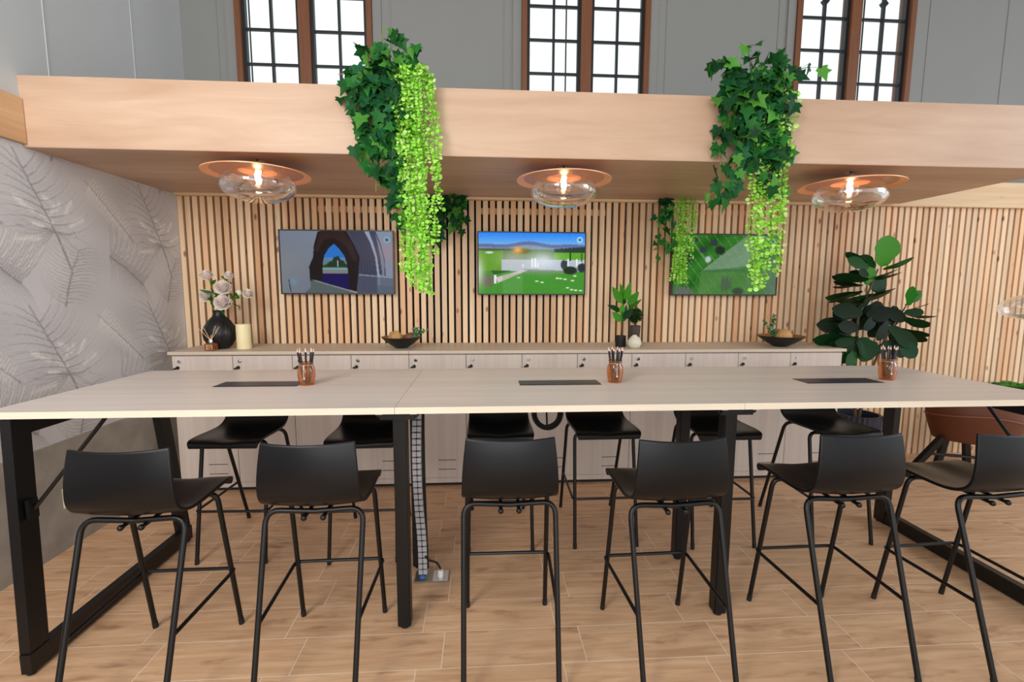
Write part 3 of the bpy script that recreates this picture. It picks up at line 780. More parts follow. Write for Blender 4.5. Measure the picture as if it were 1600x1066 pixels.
# ------------------------------------------------------------------ screens
SW, SH = 224, 126
def canvas():
    v, u = np.mgrid[0:SH, 0:SW]
    return (u+0.5)/SW, (v+0.5)/SH
def fill(img, mask, c, a=1.0):
    m = np.clip(mask, 0, 1)[..., None]*a
    img[:] = img*(1-m) + np.array(c, float)*m
def soft(d, w): return np.clip(0.5 - d/w, 0, 1)
def poly(u, v, pts):
    ins = np.zeros_like(u, bool); n = len(pts); j = n-1
    for i in range(n):
        xi, yi = pts[i]; xj, yj = pts[j]
        cond = ((yi > v) != (yj > v)) & (u < (xj-xi)*(v-yi)/((yj-yi) + 1e-9) + xi)
        ins ^= cond; j = i
    return ins.astype(float)
def blur(img, k=1):
    for _ in range(k):
        p = np.pad(img, ((1,1),(1,1),(0,0)), 'edge')
        img = (p[1:-1,1:-1]*4 + p[:-2,1:-1] + p[2:,1:-1] + p[1:-1,:-2] + p[1:-1,2:])/8
    return img
def emblem(img, u, v, cu, cv, r, ring, core):
    d = np.hypot((u-cu)*1.777, (v-cv)); fill(img, soft(np.abs(d-r*0.85)-r*0.16, 0.012), ring)
    dm = np.abs((u-cu)*1.777)+np.abs(v-cv); fill(img, soft(dm-r*0.55, 0.012), core)
def screen_arch():
    u, v = canvas(); img = np.zeros((SH, SW, 3))
    img[:] = np.array([128,138,158]) + 18*(u[...,None]-0.2) - 20*(v[...,None]-0.5)
    fill(img, soft(u-0.30+0.10*v, 0.5)*soft(0.25-v, 0.5), (165,165,160), 0.5)
    q = lambda x, y: ((x-60)/1395.0, (y-145)/795.0)
    P = lambda L: [q(*p) for p in L]
    # right half ribs
    fill(img, poly(u, v, P([(700,145),(1120,145),(1190,300),(1245,480),(1270,700),(1270,945),(900,945)])), (74,76,100))
    for k in range(5):
        o = k*38
        fill(img, poly(u, v, P([(930+o,145),(1010+o,330),(1050+o,520),(1060+o,945),(1072+o,945),(1062+o,520),(1022+o,330),(942+o,145)])), (58,58,80), 0.8)
    fill(img, poly(u, v, P([(1110,145),(1180,290),(1235,470),(1255,680),(1260,945),(1300,945),(1290,680),(1275,470),(1225,290),(1180,145)])), (176,184,206))
    fill(img, poly(u, v, P([(1165,145),(1215,290),(1262,470),(1285,700),(1320,700),(1300,470),(1270,290),(1240,145)])), (70,74,104))
    fill(img, poly(u, v, P([(1240,145),(1300,300),(1345,500),(1360,720),(1455,720),(1455,145)])), (150,162,186))
    fill(img, poly(u, v, P([(1235,145),(1300,310),(1345,500),(1352,720),(1362,720),(1355,500),(1312,310),(1250,145)])), (64,66,92))
    fill(img, poly(u, v, P([(980,690),(1455,730),(1455,945),(980,945)])), (92,100,122), 0.55)
    fill(img, poly(u, v, P([(980,690),(1455,730),(1455,745),(980,705)])), (190,196,206), 0.7)
    fill(img, poly(u, v, P([(1250,840),(1455,850),(1455,945),(1250,945)])), (96,110,128), 0.8)
    # left pale pillar edge, dark tunnel
    fill(img, poly(u, v, P([(530,150),(600,145),(880,145),(980,320),(1040,480),(1010,760),(985,945),(480,945),(410,770),(405,600),(460,480),(475,330)])), (30,20,22))
    fill(img, poly(u, v, P([(560,150),(860,150),(960,330),(1010,520),(950,520),(880,330),(722,230),(600,260),(520,420),(480,400)])), (62,40,36), 0.7)
    fill(img, poly(u, v, P([(410,780),(480,780),(1000,925),(1000,945),(330,945),(415,870)])), (98,110,112))
    fill(img, poly(u, v, P([(410,765),(480,775),(1000,925),(980,940)])), (176,176,166))
    # pointed opening
    op = [(722,305),(790,370),(850,460),(880,560),(890,690),(572,690),(575,560),(600,450),(655,365)]
    m = poly(u, v, P(op))
    sky = np.zeros_like(img); sky[:] = (46,128,226)
    yy = v*795+145; xx = u*1395+60
    def band(c, cond): sky[cond] = c
    band((96,150,205), yy > 480); band((110,140,160), yy > 520)
    band((58,92,40), (yy > 560-18*np.sin(xx/25)))
    band((38,58,40), (yy > 455+np.abs(xx-755)*0.95+10*np.sin(xx/9)) & (yy < 600))
    band((120,186,200), (yy > 612)); band((150,142,136), yy > 640)
    band((210,220,225), (np.abs(xx-762) < 7) & (yy > 520) & (yy < 600))
    img[:] = img*(1-m[...,None]) + sky*m[...,None]
    fill(img, poly(u, v, P([(570,690),(892,690),(900,900),(560,800)])), (26,16,92))
    fill(img, poly(u, v, P([(140,765),(150,765),(172,930),(160,930)])), (44,56,84))
    fill(img, soft(np.hypot((u-0.105)*1.777, v-0.82)-0.05, 0.08), (120,172,196), 0.6)
    fill(img, np.exp(-(((u-0.99)*8)**2+((v-0.34)*6)**2)), (196,150,150), 0.5)
    emblem(img, u, v, *q(1388,250), 0.05, (150,206,226), (40,84,110))
    return blur(img)
def screen_lawn():
    u, v = canvas(); img = np.zeros((SH, SW, 3)); X = u*1393+62; Y = v*795+110; r = np.random.RandomState(4)
    t = np.clip((Y-110)/170, 0, 1)[...,None]; img[:] = np.array([34,128,242])*(1-t)+np.array([120,176,226])*t
    hill = 262-34*np.exp(-((X-720)/260)**2)-8*np.sin(X/90)
    fill(img, (Y > hill), (92,108,158)); fill(img, Y > hill+45, (126,146,168))
    fill(img, Y > 325, (88,120,70)); fill(img, (Y > 330)*(X < 380), (96,150,40)); fill(img, (Y > 360)*(X > 1050), (92,160,36))
    fill(img, (Y > 318-26*np.clip((X-1100)/350,0,1)-8*np.abs(np.sin(X/17)))*(Y < 365)*(X > 1050), (38,58,52))
    fill(img, (Y > 318-6*np.abs(np.sin(X/13)))*(Y < 345)*(X < 560), (70,86,60))
    fill(img, (Y > 455)*(X > 360)*(Y < 610), (176,186,196))
    fill(img, (Y > 610), (66,140,44))
    fill(img, np.exp(-(((X-900)/200)**2+((Y-470)/120)**2)), (216,222,232), 0.9)
    fill(img, np.exp(-(((X-520)/200)**2+((Y-450)/110)**2)), (198,196,192), 0.6)
    for x, w, y0, y1 in ((760,10,440,560),(800,12,440,560),(835,10,500,560),(1240,6,440,560),(1352,7,445,540),(640,8,515,560),(1405,22,490,550)):
        fill(img, (np.abs(X-x) < w)*(Y > y0)*(Y < y1), (238,240,244))
    for x, y0 in ((1265,360),(1418,370),(1218,470)): fill(img, (np.abs(X-x) < 9)*(Y > y0)*(Y < y0+110), (30,50,40))
    fill(img, soft(np.hypot((X-1265)/95, (Y-595)/52)-1, 0.3), (30,44,28)); fill(img, soft(np.hypot((X-1420)/55, (Y-560)/60)-1, 0.3), (36,46,54))
    fill(img, soft(np.hypot((X-1180)/40, (Y-520)/60)-1, 0.3), (52,62,66))
    fill(img, (Y > 580+0.03*(X-640))*(Y < 640)*(X > 640)*(X < 1180), (120,136,112), 0.7)
    fill(img, poly(X, Y, [(290,690),(640,590),(700,600),(310,765)]), (206,186,190))
    fill(img, poly(X, Y, [(215,600),(500,600),(260,660)]), (52,90,40))
    fill(img, soft(np.hypot((X-180)/85, (Y-735)/80)-1, 0.8), (120,92,96), 0.8)
    fill(img, (np.abs(X-278) < 14)*(Y > 660)*(Y < 775), (226,230,236))
    for k, (x, y) in enumerate(((825,740),(895,755),(1095,700),(1140,703),(1200,712),(1300,730),(1235,825),(1290,850),(1345,858),(1410,862),(1330,668),(585,695))):
        fill(img, soft(np.hypot((X-x)/24, (Y-y)/9)-1, 0.4), (222,232,206))
    fill(img, np.exp(-(((X-62)/70)**2)-((Y-620)/200)**2), (212,214,214), 0.8)
    fill(img, (X > 370)*(Y > 640)*(X < 640), (110,160,100), 0.35)
    fill(img, soft(np.hypot((X-200)/50, (Y-368)/14)-1, 0.4), (206,210,226))
    fill(img, soft(np.hypot((X-640)/95, (Y-345)/34)-1, 0.6), (120,110,40), 0.9)
    fill(img, np.exp(-(((X-570)/60)**2+((Y-335)/40)**2)), (255,170,84), 0.95)
    img += r.uniform(-8, 8, (SH, SW, 1))
    emblem(img, u, v, (1388-62)/1393, (195-110)/795, 0.047, (214,232,246), (54,120,120))
    return blur(img)
def screen_aerial():
    u, v = canvas(); X = u*1305+95; Y = v*745+135; img = np.zeros((SH, SW, 3)); r = np.random.RandomState(9)
    img[:] = np.array([40,116,24]) + 14*np.sin((X*0.8+Y)/60)[...,None]
    d = (X*0.86-Y*0.6)  # diagonal rows
    fill(img, soft(np.abs(Y-1.25*(X-280)-170)-16, 14)*(X < 520), (120,170,110), 0.8)
    fill(img, (np.abs(((X*0.78-Y*0.62) % 92)-8) < 5)*(r.rand(SH, SW) < 0.45), (190,206,170), 0.7)
    fill(img, poly(X, Y, [(250,300),(330,440),(250,520),(180,430)]), (26,58,54), 0.8)
    hz = poly(X, Y, [(980,135),(1400,135),(1400,880),(420,880),(440,590)])
    fill(img, hz, (120,156,112), 0.55)
    fill(img, poly(X, Y, [(1000,150),(1250,150),(1030,520),(440,590)]), (166,186,178), 0.5)
    fill(img, soft(np.abs(Y-590+0.03*(X-440))-18, 20)*(X > 440)*(X < 1000), (60,120,66), 0.6)
    fill(img, poly(X, Y, [(400,600),(1000,610),(960,880),(340,880)]), (82,148,56), 0.45)
    for x, y, a in ((360,200,34),(460,320,48),(585,235,48),(670,325,62),(300,440,30)):
        fill(img, soft(np.hypot((X-x)/a, (Y-y)/(a*0.85))-1+0.15*np.sin(X/7)*np.sin(Y/6), 0.5), (52,62,72) if a < 60 else (28,44,34))
    fill(img, soft(np.hypot((X-525)/36, (Y-440)/40)-1, 0.5), (206,214,222))
    fill(img, soft(np.hypot((X-760)/70, (Y-750)/90)-1+0.2*np.sin(X/9), 0.6), (82,100,84), 0.8)
    fill(img, soft(np.hypot((X-920)/70, (Y-840)/46)-1, 0.6), (56,66,58), 0.8)
    fill(img, soft(np.hypot((X-220)/130, (Y-850)/70)-1+0.2*np.sin(X/8), 0.6), (116,120,116), 0.9)
    fill(img, soft(np.hypot((X-1340)/90, (Y-700)/220)-1, 0.9), (110,128,124), 0.6)
    img += r.uniform(-10, 10, (SH, SW, 1))
    emblem(img, u, v, 0.945, 0.10, 0.047, (190,214,220), (54,120,120))
    return blur(img)
def tv(x0, x1, z0, z1, img, label, gain=1.0):
    root = empty('wall_screen', ((x0+x1)/2, YS-0.001, (z0+z1)/2))
    tag(root, label, 'screen', 'screens mounted on the slat wall')
    w, h = (x1-x0)/2, (z1-z0)/2; bz = 0.010
    b = MB(); b.box(-w, w, -.065, -.03, -h, -h+bz); b.box(-w, w, -.065, -.03, h-bz, h); b.box(-w, -w+bz, -.065, -.03, -h+bz, h-bz); b.box(w-bz, w, -.065, -.03, -h+bz, h-bz)
    b.build('bezel', M['bezel'], root, smooth=False)
    b = MB(); b.box(-w+.002, w-.002, -.030, -.02, -h+.002, h-.002); b.box(-w*.6, w*.6, -.02, 0.0, -h*.7, h*.6); b.build('housing', M['black'], root, smooth=False)
    iw, ih = w-bz, h-bz
    xs = np.linspace(-iw, iw, SW+1); zs = np.linspace(ih, -ih, SH+1); Xg, Zg = np.meshgrid(xs, zs)
    co = np.stack([Xg, np.full_like(Xg, -.060), Zg], -1).reshape(-1, 3)
    i = np.arange(SH)[:,None]*(SW+1)+np.arange(SW)[None]
    q = np.stack([i, i+SW+1, i+SW+2, i+1], -1).reshape(-1, 4)
    me = bpy.data.meshes.new('display'); me.vertices.add(len(co)); me.vertices.foreach_set('co', co.ravel())
    me.loops.add(q.size); me.loops.foreach_set('vertex_index', q.ravel().astype(np.int32)); me.polygons.add(len(q)); me.polygons.foreach_set('loop_start', np.arange(len(q), dtype=np.int32)*4)
    me.update(calc_edges=True)
    c = np.clip(img*gain, 0, 255)/255.0; c = np.where(c <= 0.04045, c/12.92, ((c+0.055)/1.055)**2.4)
    fc = np.repeat(np.c_[c.reshape(-1, 3), np.ones(SW*SH)], 4, axis=0)
    at = me.color_attributes.new('Col', 'FLOAT_COLOR', 'CORNER'); at.data.foreach_set('color', fc.astype(np.float32).ravel())
    me.materials.append(M['screen']); o = bpy.data.objects.new('display', me); COL.objects.link(o); o.parent = root
tv(-1.640, -0.728, 1.478, 1.997, screen_arch(), 'left wall screen showing a pointed stone archway', .86)
tv(-0.042, 0.868, 1.477, 2.000, screen_lawn(), 'middle wall screen showing lawns under a blue sky', 1.06)
tv(1.618, 2.556, 1.476, 2.000, screen_aerial(), 'right wall screen showing a green field from above', .9)

# ------------------------------------------------------------------ plants
def g(base, dv=0.25, r=rng):
    c = lin(base); k = 1+r.uniform(-dv, dv); h = r.uniform(-0.06, 0.06)
    return (max(0, c[0]*(k+h)), max(0, c[1]*k), max(0, c[2]*(k-h)), 1)
def hang(x, y, z, dz, r, wob=0.03, dx=0.0, step=0.05, lift=0.0, fy=None):
    """vine path falling from (x,y,z)"""
    pts = []; n = max(3, int(dz/step)); px = x
    for i in range(n+1):
        t = i/n; px += r.uniform(-wob, wob)*0.4
        pts.append(Vector((px+dx*t, (fy if fy is not None else y) + r.uniform(-wob, wob)*0.35, z-dz*t)))
    return pts
def ivy_plant(name, label, seed, vines, size=(0.055,0.10), green=((34,98,42),(44,116,46),(22,72,38),(84,152,58),(30,92,52),(26,82,36)), dens=0.034, spread=0.03, group=None, ymax=None):
    r = random.Random(seed); f = MB(); s = MB()
    for pts in vines:
        s.tube(pts, 0.0022, 5)
        d = [0]
        for a, b in zip(pts[:-1], pts[1:]): d.append(d[-1]+(b-a).length)
        t = 0.0
        while t < d[-1]:
            i = max(j for j in range(len(d)) if d[j] <= t); i = min(i, len(pts)-2)
            u = (t-d[i])/max(1e-6, d[i+1]-d[i]); p = pts[i].lerp(pts[i+1], u)
            off = Vector((r.gauss(0, spread), -abs(r.gauss(0, spread)), r.gauss(0, spread*0.6)))
            ax = Vector((r.gauss(0, .55), r.gauss(-.15, .35), -0.75+r.gauss(0, .5)))
            nr = Vector((r.gauss(0, .5), -1, 0.35+r.gauss(0, .45)))
            sz = r.uniform(*size)
            if ymax is not None:
                q = p+off
                if q.y > ymax: off.y -= q.y-ymax
            f.cur = g(r.choice(green), 0.22, r)
            f.ivy(p+off, ax, nr, sz)
            s.tube([p, p+off*0.6+Vector((0,-.004,0.004)), p+off], 0.0012, 4, cap=False)
            t += dens*r.uniform(.7, 1.3)
    base = vines[0][0]
    root = empty(name, base); tag(root, label, 'plant', group)
    rel(s, root).build('vine', M['stem'], root); rel(f, root).build('foliage', M['leaf'], root, col=True, smooth=False)
    return root
def lime_plant(label, seed, strands, leaf=(0.016,0.030), dens=0.0145, group=None):
    r = random.Random(seed); f = MB(); s = MB()
    for pts in strands:
        s.tube(pts, 0.0013, 4)
        d = [0]
        for a, b in zip(pts[:-1], pts[1:]): d.append(d[-1]+(b-a).length)
        t = 0.0
        while t < d[-1]:
            i = max(j for j in range(len(d)) if d[j] <= t); i = min(i, len(pts)-2)
            u = (t-d[i])/max(1e-6, d[i+1]-d[i]); p = pts[i].lerp(pts[i+1], u)
            w = r.uniform(0, 2*PI)
            for k in (0, PI):
                L = r.uniform(*leaf); a = w+k
                ax = Vector((math.cos(a), math.sin(a)*.8, r.uniform(-.55, .25))).normalized()
                f.cur = g(r.choice(((158,228,74),(176,236,98),(136,212,58),(198,242,136))), 0.15, r)
                f.blade(p+ax*0.003, p+ax*L, L*0.8, side=ax.cross(Vector((r.uniform(-.5,.5),-1,.45+r.uniform(-.4,.4)))), fold=.25, droop=.18, shape='round', n=4)
            t += dens*r.uniform(.7, 1.4)
    root = empty('trailing_plant', strands[0][0]); tag(root, label, 'plant', group)
    rel(s, root).build('vine', M['stem'], root); rel(f, root).build('foliage', M['leaf'], root, col=True, smooth=False)
    return root
FRY = CY0-0.035
def over(x, z_end, r, dx=0.0, top=0.06, fy=FRY, y0=None):
    """vine starting behind the fascia, arching over its top edge and falling in front"""
    y0 = CY0+0.07 if y0 is None else y0
    a = [Vector((x, y0, CZ1+.005)), Vector((x+r.uniform(-.02,.02), CY0+.02, CZ1+top)), Vector((x+r.uniform(-.02,.02), fy-.015, CZ1+top*.4))]
    h = hang(a[-1].x, fy, CZ1-0.02, CZ1-0.02-z_end, r, 0.03, dx)
    return a+h
def sprig(x, y, z, tip, r):
    p = Vector((x, y, z)); q = Vector(tip); m = (p+q)/2+Vector((0,0,.03))
    return [p, m, q]
r1 = random.Random(21); vines = []
for x, ze, dx in ((-.60,2.06,.0),(-.57,2.14,-.02),(-.63,2.20,-.03),(-.53,1.98,.06),(-.50,1.86,.06),(-.47,2.0,.06),(-.55,2.26,0),(-.48,2.2,.02),(-.44,2.3,.02),(-.66,2.40,-.02),(-.58,2.30,.0),(-.52,2.1,.0),(-.45,1.92,.02)):
    vines.append(over(x, ze, r1, dx))
for tx, tz in ((-.52,2.92),(-.58,2.86),(-.45,2.86),(-.40,2.80),(-.31,2.80),(-.36,2.76),(-.62,2.78),(-.66,2.72),(-.76,2.62),(-.72,2.56),(-.64,2.84),(-.50,2.80),(-.42,2.74),(-.78,2.68)):
    vines.append(sprig(-.53+r1.uniform(-.06,.06), CY0-.01, CZ1+.02, (tx, CY0-.03+r1.uniform(-.05,.06), tz), r1))
ivy_plant('ivy_plant', 'dark green ivy spilling over the canopy front, left of centre', 5, vines, ymax=CY0-.004, group='ivy plants on the canopy')
r2 = random.Random(31); vines = []
for x, ze, dx in ((1.44,1.98,-.04),(1.47,2.08,-.04),(1.50,2.24,.0),(1.55,2.26,.0),(1.60,2.22,.02),(1.63,2.14,.03),(1.66,2.10,.05),(1.70,2.20,.02),(1.58,2.12,.08),(1.41,2.34,-.02),(1.52,2.34,0),(1.64,2.28,.03),(1.68,2.3,.02)):
    vines.append(over(x, ze, r2, dx))
for tx, tz in ((1.28,2.80),(1.40,2.84),(1.48,2.88),(1.42,2.74),(1.52,2.78),(1.58,2.76),(1.64,2.76),(1.70,2.80),(1.78,2.76),(1.86,2.79),(1.69,2.86),(1.80,2.66),(1.74,2.70),(1.38,2.66),(1.36,2.58),(1.60,2.70),(1.66,2.70)):
    vines.append(sprig(1.56+r2.uniform(-.1,.1), CY0-.01, CZ1+.02, (tx, CY0-.03+r2.uniform(-.05,.06), tz), r2))
ivy_plant('ivy_plant', 'dark green ivy spilling over the canopy front, right of centre', 6, vines, ymax=CY0-.004, group='ivy plants on the canopy', dens=.027)
st = []
r3 = random.Random(41)
for i in range(13):
    x = -.455+.016*i*0.9; ze = [1.62,1.60,1.52,1.58,1.49,1.56,1.48,1.55,1.50,1.60,1.72,1.95,2.1][i]
    v = over(x, ze, r3, dx=(.02 if x > -.40 else .04), top=.10-.003*i, fy=FRY-.05)
    st.append(v)
for x, ze in ((-.45,1.62),(-.40,1.54),(-.36,1.52),(-.33,1.62)): st.append(over(x+.02, ze, r3, top=.12, fy=FRY-.08))
lime_plant('bright lime trailing plant hanging beside the left ivy', 7, st, group='lime trailing plants')
st = []
r4 = random.Random(51)
for i, (x, ze) in enumerate(((1.545,1.60),(1.585,1.52),(1.60,1.53),(1.66,1.56),(1.68,1.52),(1.755,1.60),(1.77,1.62),(1.62,1.7),(1.70,1.75),(1.74,1.9))):
    st.append(over(x, ze, r4, dx=-.0, top=.03, fy=FRY-.02))
lime_plant('bright lime trailing plant hanging through the right ivy', 8, st, leaf=(.018,.035), group='lime trailing plants', dens=.021)
# plants hung at the back of the soffit
r5 = random.Random(61); vines = []
for x, ze, dx in ((-.39,2.05,-.02),(-.36,1.92,-.06),(-.31,2.06,-.02),(-.25,2.10,.0),(-.21,2.06,.0),(-.18,2.05,.01),(-.28,2.16,.0),(-.34,1.90,-.02),(-.22,2.17,.02),(-.40,1.86,-.05),(-.30,1.98,-.03),(-.26,2.0,.0),(-.20,1.99,.02)):
    vines.append(hang(x, 3.86, CZ0+.006, CZ0-ze, r5, .03, dx))
ivy_plant('ivy_plant', 'small ivy hanging from the soffit between left and middle screens', 9, vines, size=(.055,.095), dens=.036, spread=.02, ymax=3.90, group='ivy under the soffit')
r6 = random.Random(71); vines = []
for x, ze, dx in ((1.50,1.78,.0),(1.53,1.84,.02),(1.48,2.05,.0),(1.55,2.1,.0),(1.57,2.16,.0)):
    vines.append(hang(x, 3.86, CZ0+.006, CZ0-ze, r6, .03, dx))
ivy_plant('ivy_plant', 'small ivy hanging from the soffit at the right screen, left corner', 10, vines, size=(.05,.08), dens=.04, spread=.02, ymax=3.90, group='ivy under the soffit')
st = []
for i in range(9):
    x = 1.60+.019*i; st.append(hang(x, 3.84, CZ0+.006, CZ0-[1.60,1.66,1.56,1.58,1.56,1.62,1.60,1.75,2.0][i], r6, .03, 0.0))
lime_plant('bright lime trailing plant hanging over the left edge of right screen', 12, st, leaf=(.018,.032), dens=.017, group='lime trailing plants')

# fiddle leaf fig
FIG = dict(x0=1270, y0=350, s=4.262)
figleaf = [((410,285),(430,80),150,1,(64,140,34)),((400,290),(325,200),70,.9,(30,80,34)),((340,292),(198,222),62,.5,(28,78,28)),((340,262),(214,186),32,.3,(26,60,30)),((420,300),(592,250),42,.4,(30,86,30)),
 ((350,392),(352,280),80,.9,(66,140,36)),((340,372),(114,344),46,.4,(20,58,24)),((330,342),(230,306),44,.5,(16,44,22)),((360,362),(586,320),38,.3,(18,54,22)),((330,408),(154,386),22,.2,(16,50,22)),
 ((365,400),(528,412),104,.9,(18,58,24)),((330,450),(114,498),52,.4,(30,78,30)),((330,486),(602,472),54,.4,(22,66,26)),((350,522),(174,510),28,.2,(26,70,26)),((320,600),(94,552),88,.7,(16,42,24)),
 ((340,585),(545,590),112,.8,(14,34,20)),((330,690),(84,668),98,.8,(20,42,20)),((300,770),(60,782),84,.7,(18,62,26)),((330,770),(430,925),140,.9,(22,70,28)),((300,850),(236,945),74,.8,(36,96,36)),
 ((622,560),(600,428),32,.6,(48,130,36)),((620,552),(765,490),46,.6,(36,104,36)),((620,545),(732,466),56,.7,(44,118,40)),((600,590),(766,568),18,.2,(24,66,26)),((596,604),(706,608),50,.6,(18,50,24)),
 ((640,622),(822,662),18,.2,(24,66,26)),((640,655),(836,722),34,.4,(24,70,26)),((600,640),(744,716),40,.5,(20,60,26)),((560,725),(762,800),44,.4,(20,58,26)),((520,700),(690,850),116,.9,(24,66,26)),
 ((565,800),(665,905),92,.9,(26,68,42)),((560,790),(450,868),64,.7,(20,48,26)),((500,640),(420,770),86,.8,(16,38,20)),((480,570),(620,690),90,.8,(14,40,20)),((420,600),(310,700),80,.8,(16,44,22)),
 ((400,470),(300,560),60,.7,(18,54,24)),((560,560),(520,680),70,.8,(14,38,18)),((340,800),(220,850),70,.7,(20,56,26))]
def fig():
    # picture coordinates of the crop at the plant's depth become metres on the plane y = 3.6
    a0 = Vector((2.789, 3.6, 1.128)); ax_ = Vector((3.755-2.789, 0, 1.178-1.128))/175.0; az_ = Vector((3.162-3.067, 0, 1.952-1.389))/-110.0
    o = Vector((3.067, 3.6, 1.389))
    def at(c, dy=0):
        px = FIG['x0']+c[0]/FIG['s']; py = FIG['y0']+c[1]/FIG['s']
        p = o + (px-1345)*Vector((0.00552, 0, 0.00025)) + (py-480)*Vector((-0.00012, 0, -0.00505)) 
        p.y += dy; return p
    r = random.Random(13); f = MB(); s = MB()
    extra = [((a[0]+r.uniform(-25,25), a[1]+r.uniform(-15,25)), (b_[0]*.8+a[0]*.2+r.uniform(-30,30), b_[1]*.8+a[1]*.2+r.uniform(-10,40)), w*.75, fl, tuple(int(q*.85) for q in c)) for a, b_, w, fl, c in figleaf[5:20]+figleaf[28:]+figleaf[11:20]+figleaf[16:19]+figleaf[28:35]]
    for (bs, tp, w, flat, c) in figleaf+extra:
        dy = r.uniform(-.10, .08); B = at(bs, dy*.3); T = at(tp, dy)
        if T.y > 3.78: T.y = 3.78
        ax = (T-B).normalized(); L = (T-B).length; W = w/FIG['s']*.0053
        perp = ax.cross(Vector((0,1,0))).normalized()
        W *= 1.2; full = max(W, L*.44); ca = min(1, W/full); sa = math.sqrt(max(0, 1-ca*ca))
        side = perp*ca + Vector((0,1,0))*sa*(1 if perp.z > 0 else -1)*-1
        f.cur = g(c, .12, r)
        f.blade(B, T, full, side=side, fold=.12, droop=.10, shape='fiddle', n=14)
    s.tube([(3.12,3.62,.40),(3.08,3.62,.9),(3.06,3.61,1.3),at((405,300))], [.014,.012,.010,.006], 8)
    s.tube([(3.14,3.62,.40),(3.18,3.60,.8),(3.30,3.59,1.15),at((620,560))], [.013,.011,.009,.005], 8)
    root = empty('fiddle_leaf_fig', (3.13, 3.62, 0)); tag(root, 'tall fiddle leaf fig with broad dark leaves right of the lockers', 'plant')
    rel(f, root).build('foliage', M['leaf'], root, col=True); rel(s, root).build('trunk', M['brown_stem'], root)
    b = MB(); n = 60; prof = [(.10,0.0),(.145,.03),(.165,.25),(.17,.50)]
    vs = []; fs = []
    for rr, z in prof:
        for k in range(n):
            w = 2*PI*k/n; q = rr*(1+(.02 if k % 2 else -.02)); vs.append((q*math.cos(w), q*math.sin(w), z))
    for i in range(len(prof)-1):
        for k in range(n): fs.append((i*n+k, i*n+(k+1) % n, (i+1)*n+(k+1) % n, (i+1)*n+k))
    fs.append(tuple(range(n))[::-1]); b.add(vs, fs)
    b.lathe([(.166,.50),(.150,.50),(.150,.40)], n=40); b.build('planter', M['navy'], root, smooth=False)
    b = MB(); b.lathe([(.149,.42),(.0,.43)], n=30); b.build('soil', M['soil'], root)
fig()

# small things on the worktop ---------------------------------------------------
WT = WT1
def blades(root, items, origin, mpp, c0, y, m='leaf', shape='ovate', seed=3, name='foliage', droop=.08, fullk=.42):
    """items: (base, tip, width, colour) in picture units around c0; laid out on the plane y around origin"""
    r = random.Random(seed); f = MB()
    for bs, tp, w, c in items:
        dy = r.uniform(-.03, .03)
        P = lambda q, d: Vector((origin[0]+(q[0]-c0[0])*mpp, y+d, origin[1]-(q[1]-c0[1])*mpp))
        B = P(bs, dy*.2); T = P(tp, dy); ax = (T-B).normalized(); perp = ax.cross(Vector((0,1,0))).normalized()
        W = w*mpp; full = max(W, (T-B).length*fullk); ca = min(1, W/full); sa = math.sqrt(max(0, 1-ca*ca))
        f.cur = g(c, .1, r)
        f.blade(B, T, full, side=perp*ca-Vector((0,1,0))*sa, fold=.2, droop=droop, shape=shape, n=7)
    return rel(f, root).build(name, M[m], root, col=True)
# black vase
o = empty('vase', (-2.0, 3.66, WT)); tag(o, 'round black vase holding white peonies at the left of the worktop', 'vase')
b = MB(); prof = [(0,0),(.055,0),(.075,.02),(.105,.075),(.112,.115),(.104,.16),(.075,.21),(.048,.24),(.038,.262),(.038,.285),(.041,.292),(.034,.292),(.032,.26)]
n = 72; vs = []; fs = []
b.lathe(prof, n=56); b.build('body', M['vase'], o)
b = MB()
for k in range(28):
    w = 2*PI*k/28
    b.tube([((q+.0008)*math.cos(w+.35*z/.25), (q+.0008)*math.sin(w+.35*z/.25), z) for q, z in prof[2:8]], .0016, 4)
b.build('ribbing', M['vase'], o)
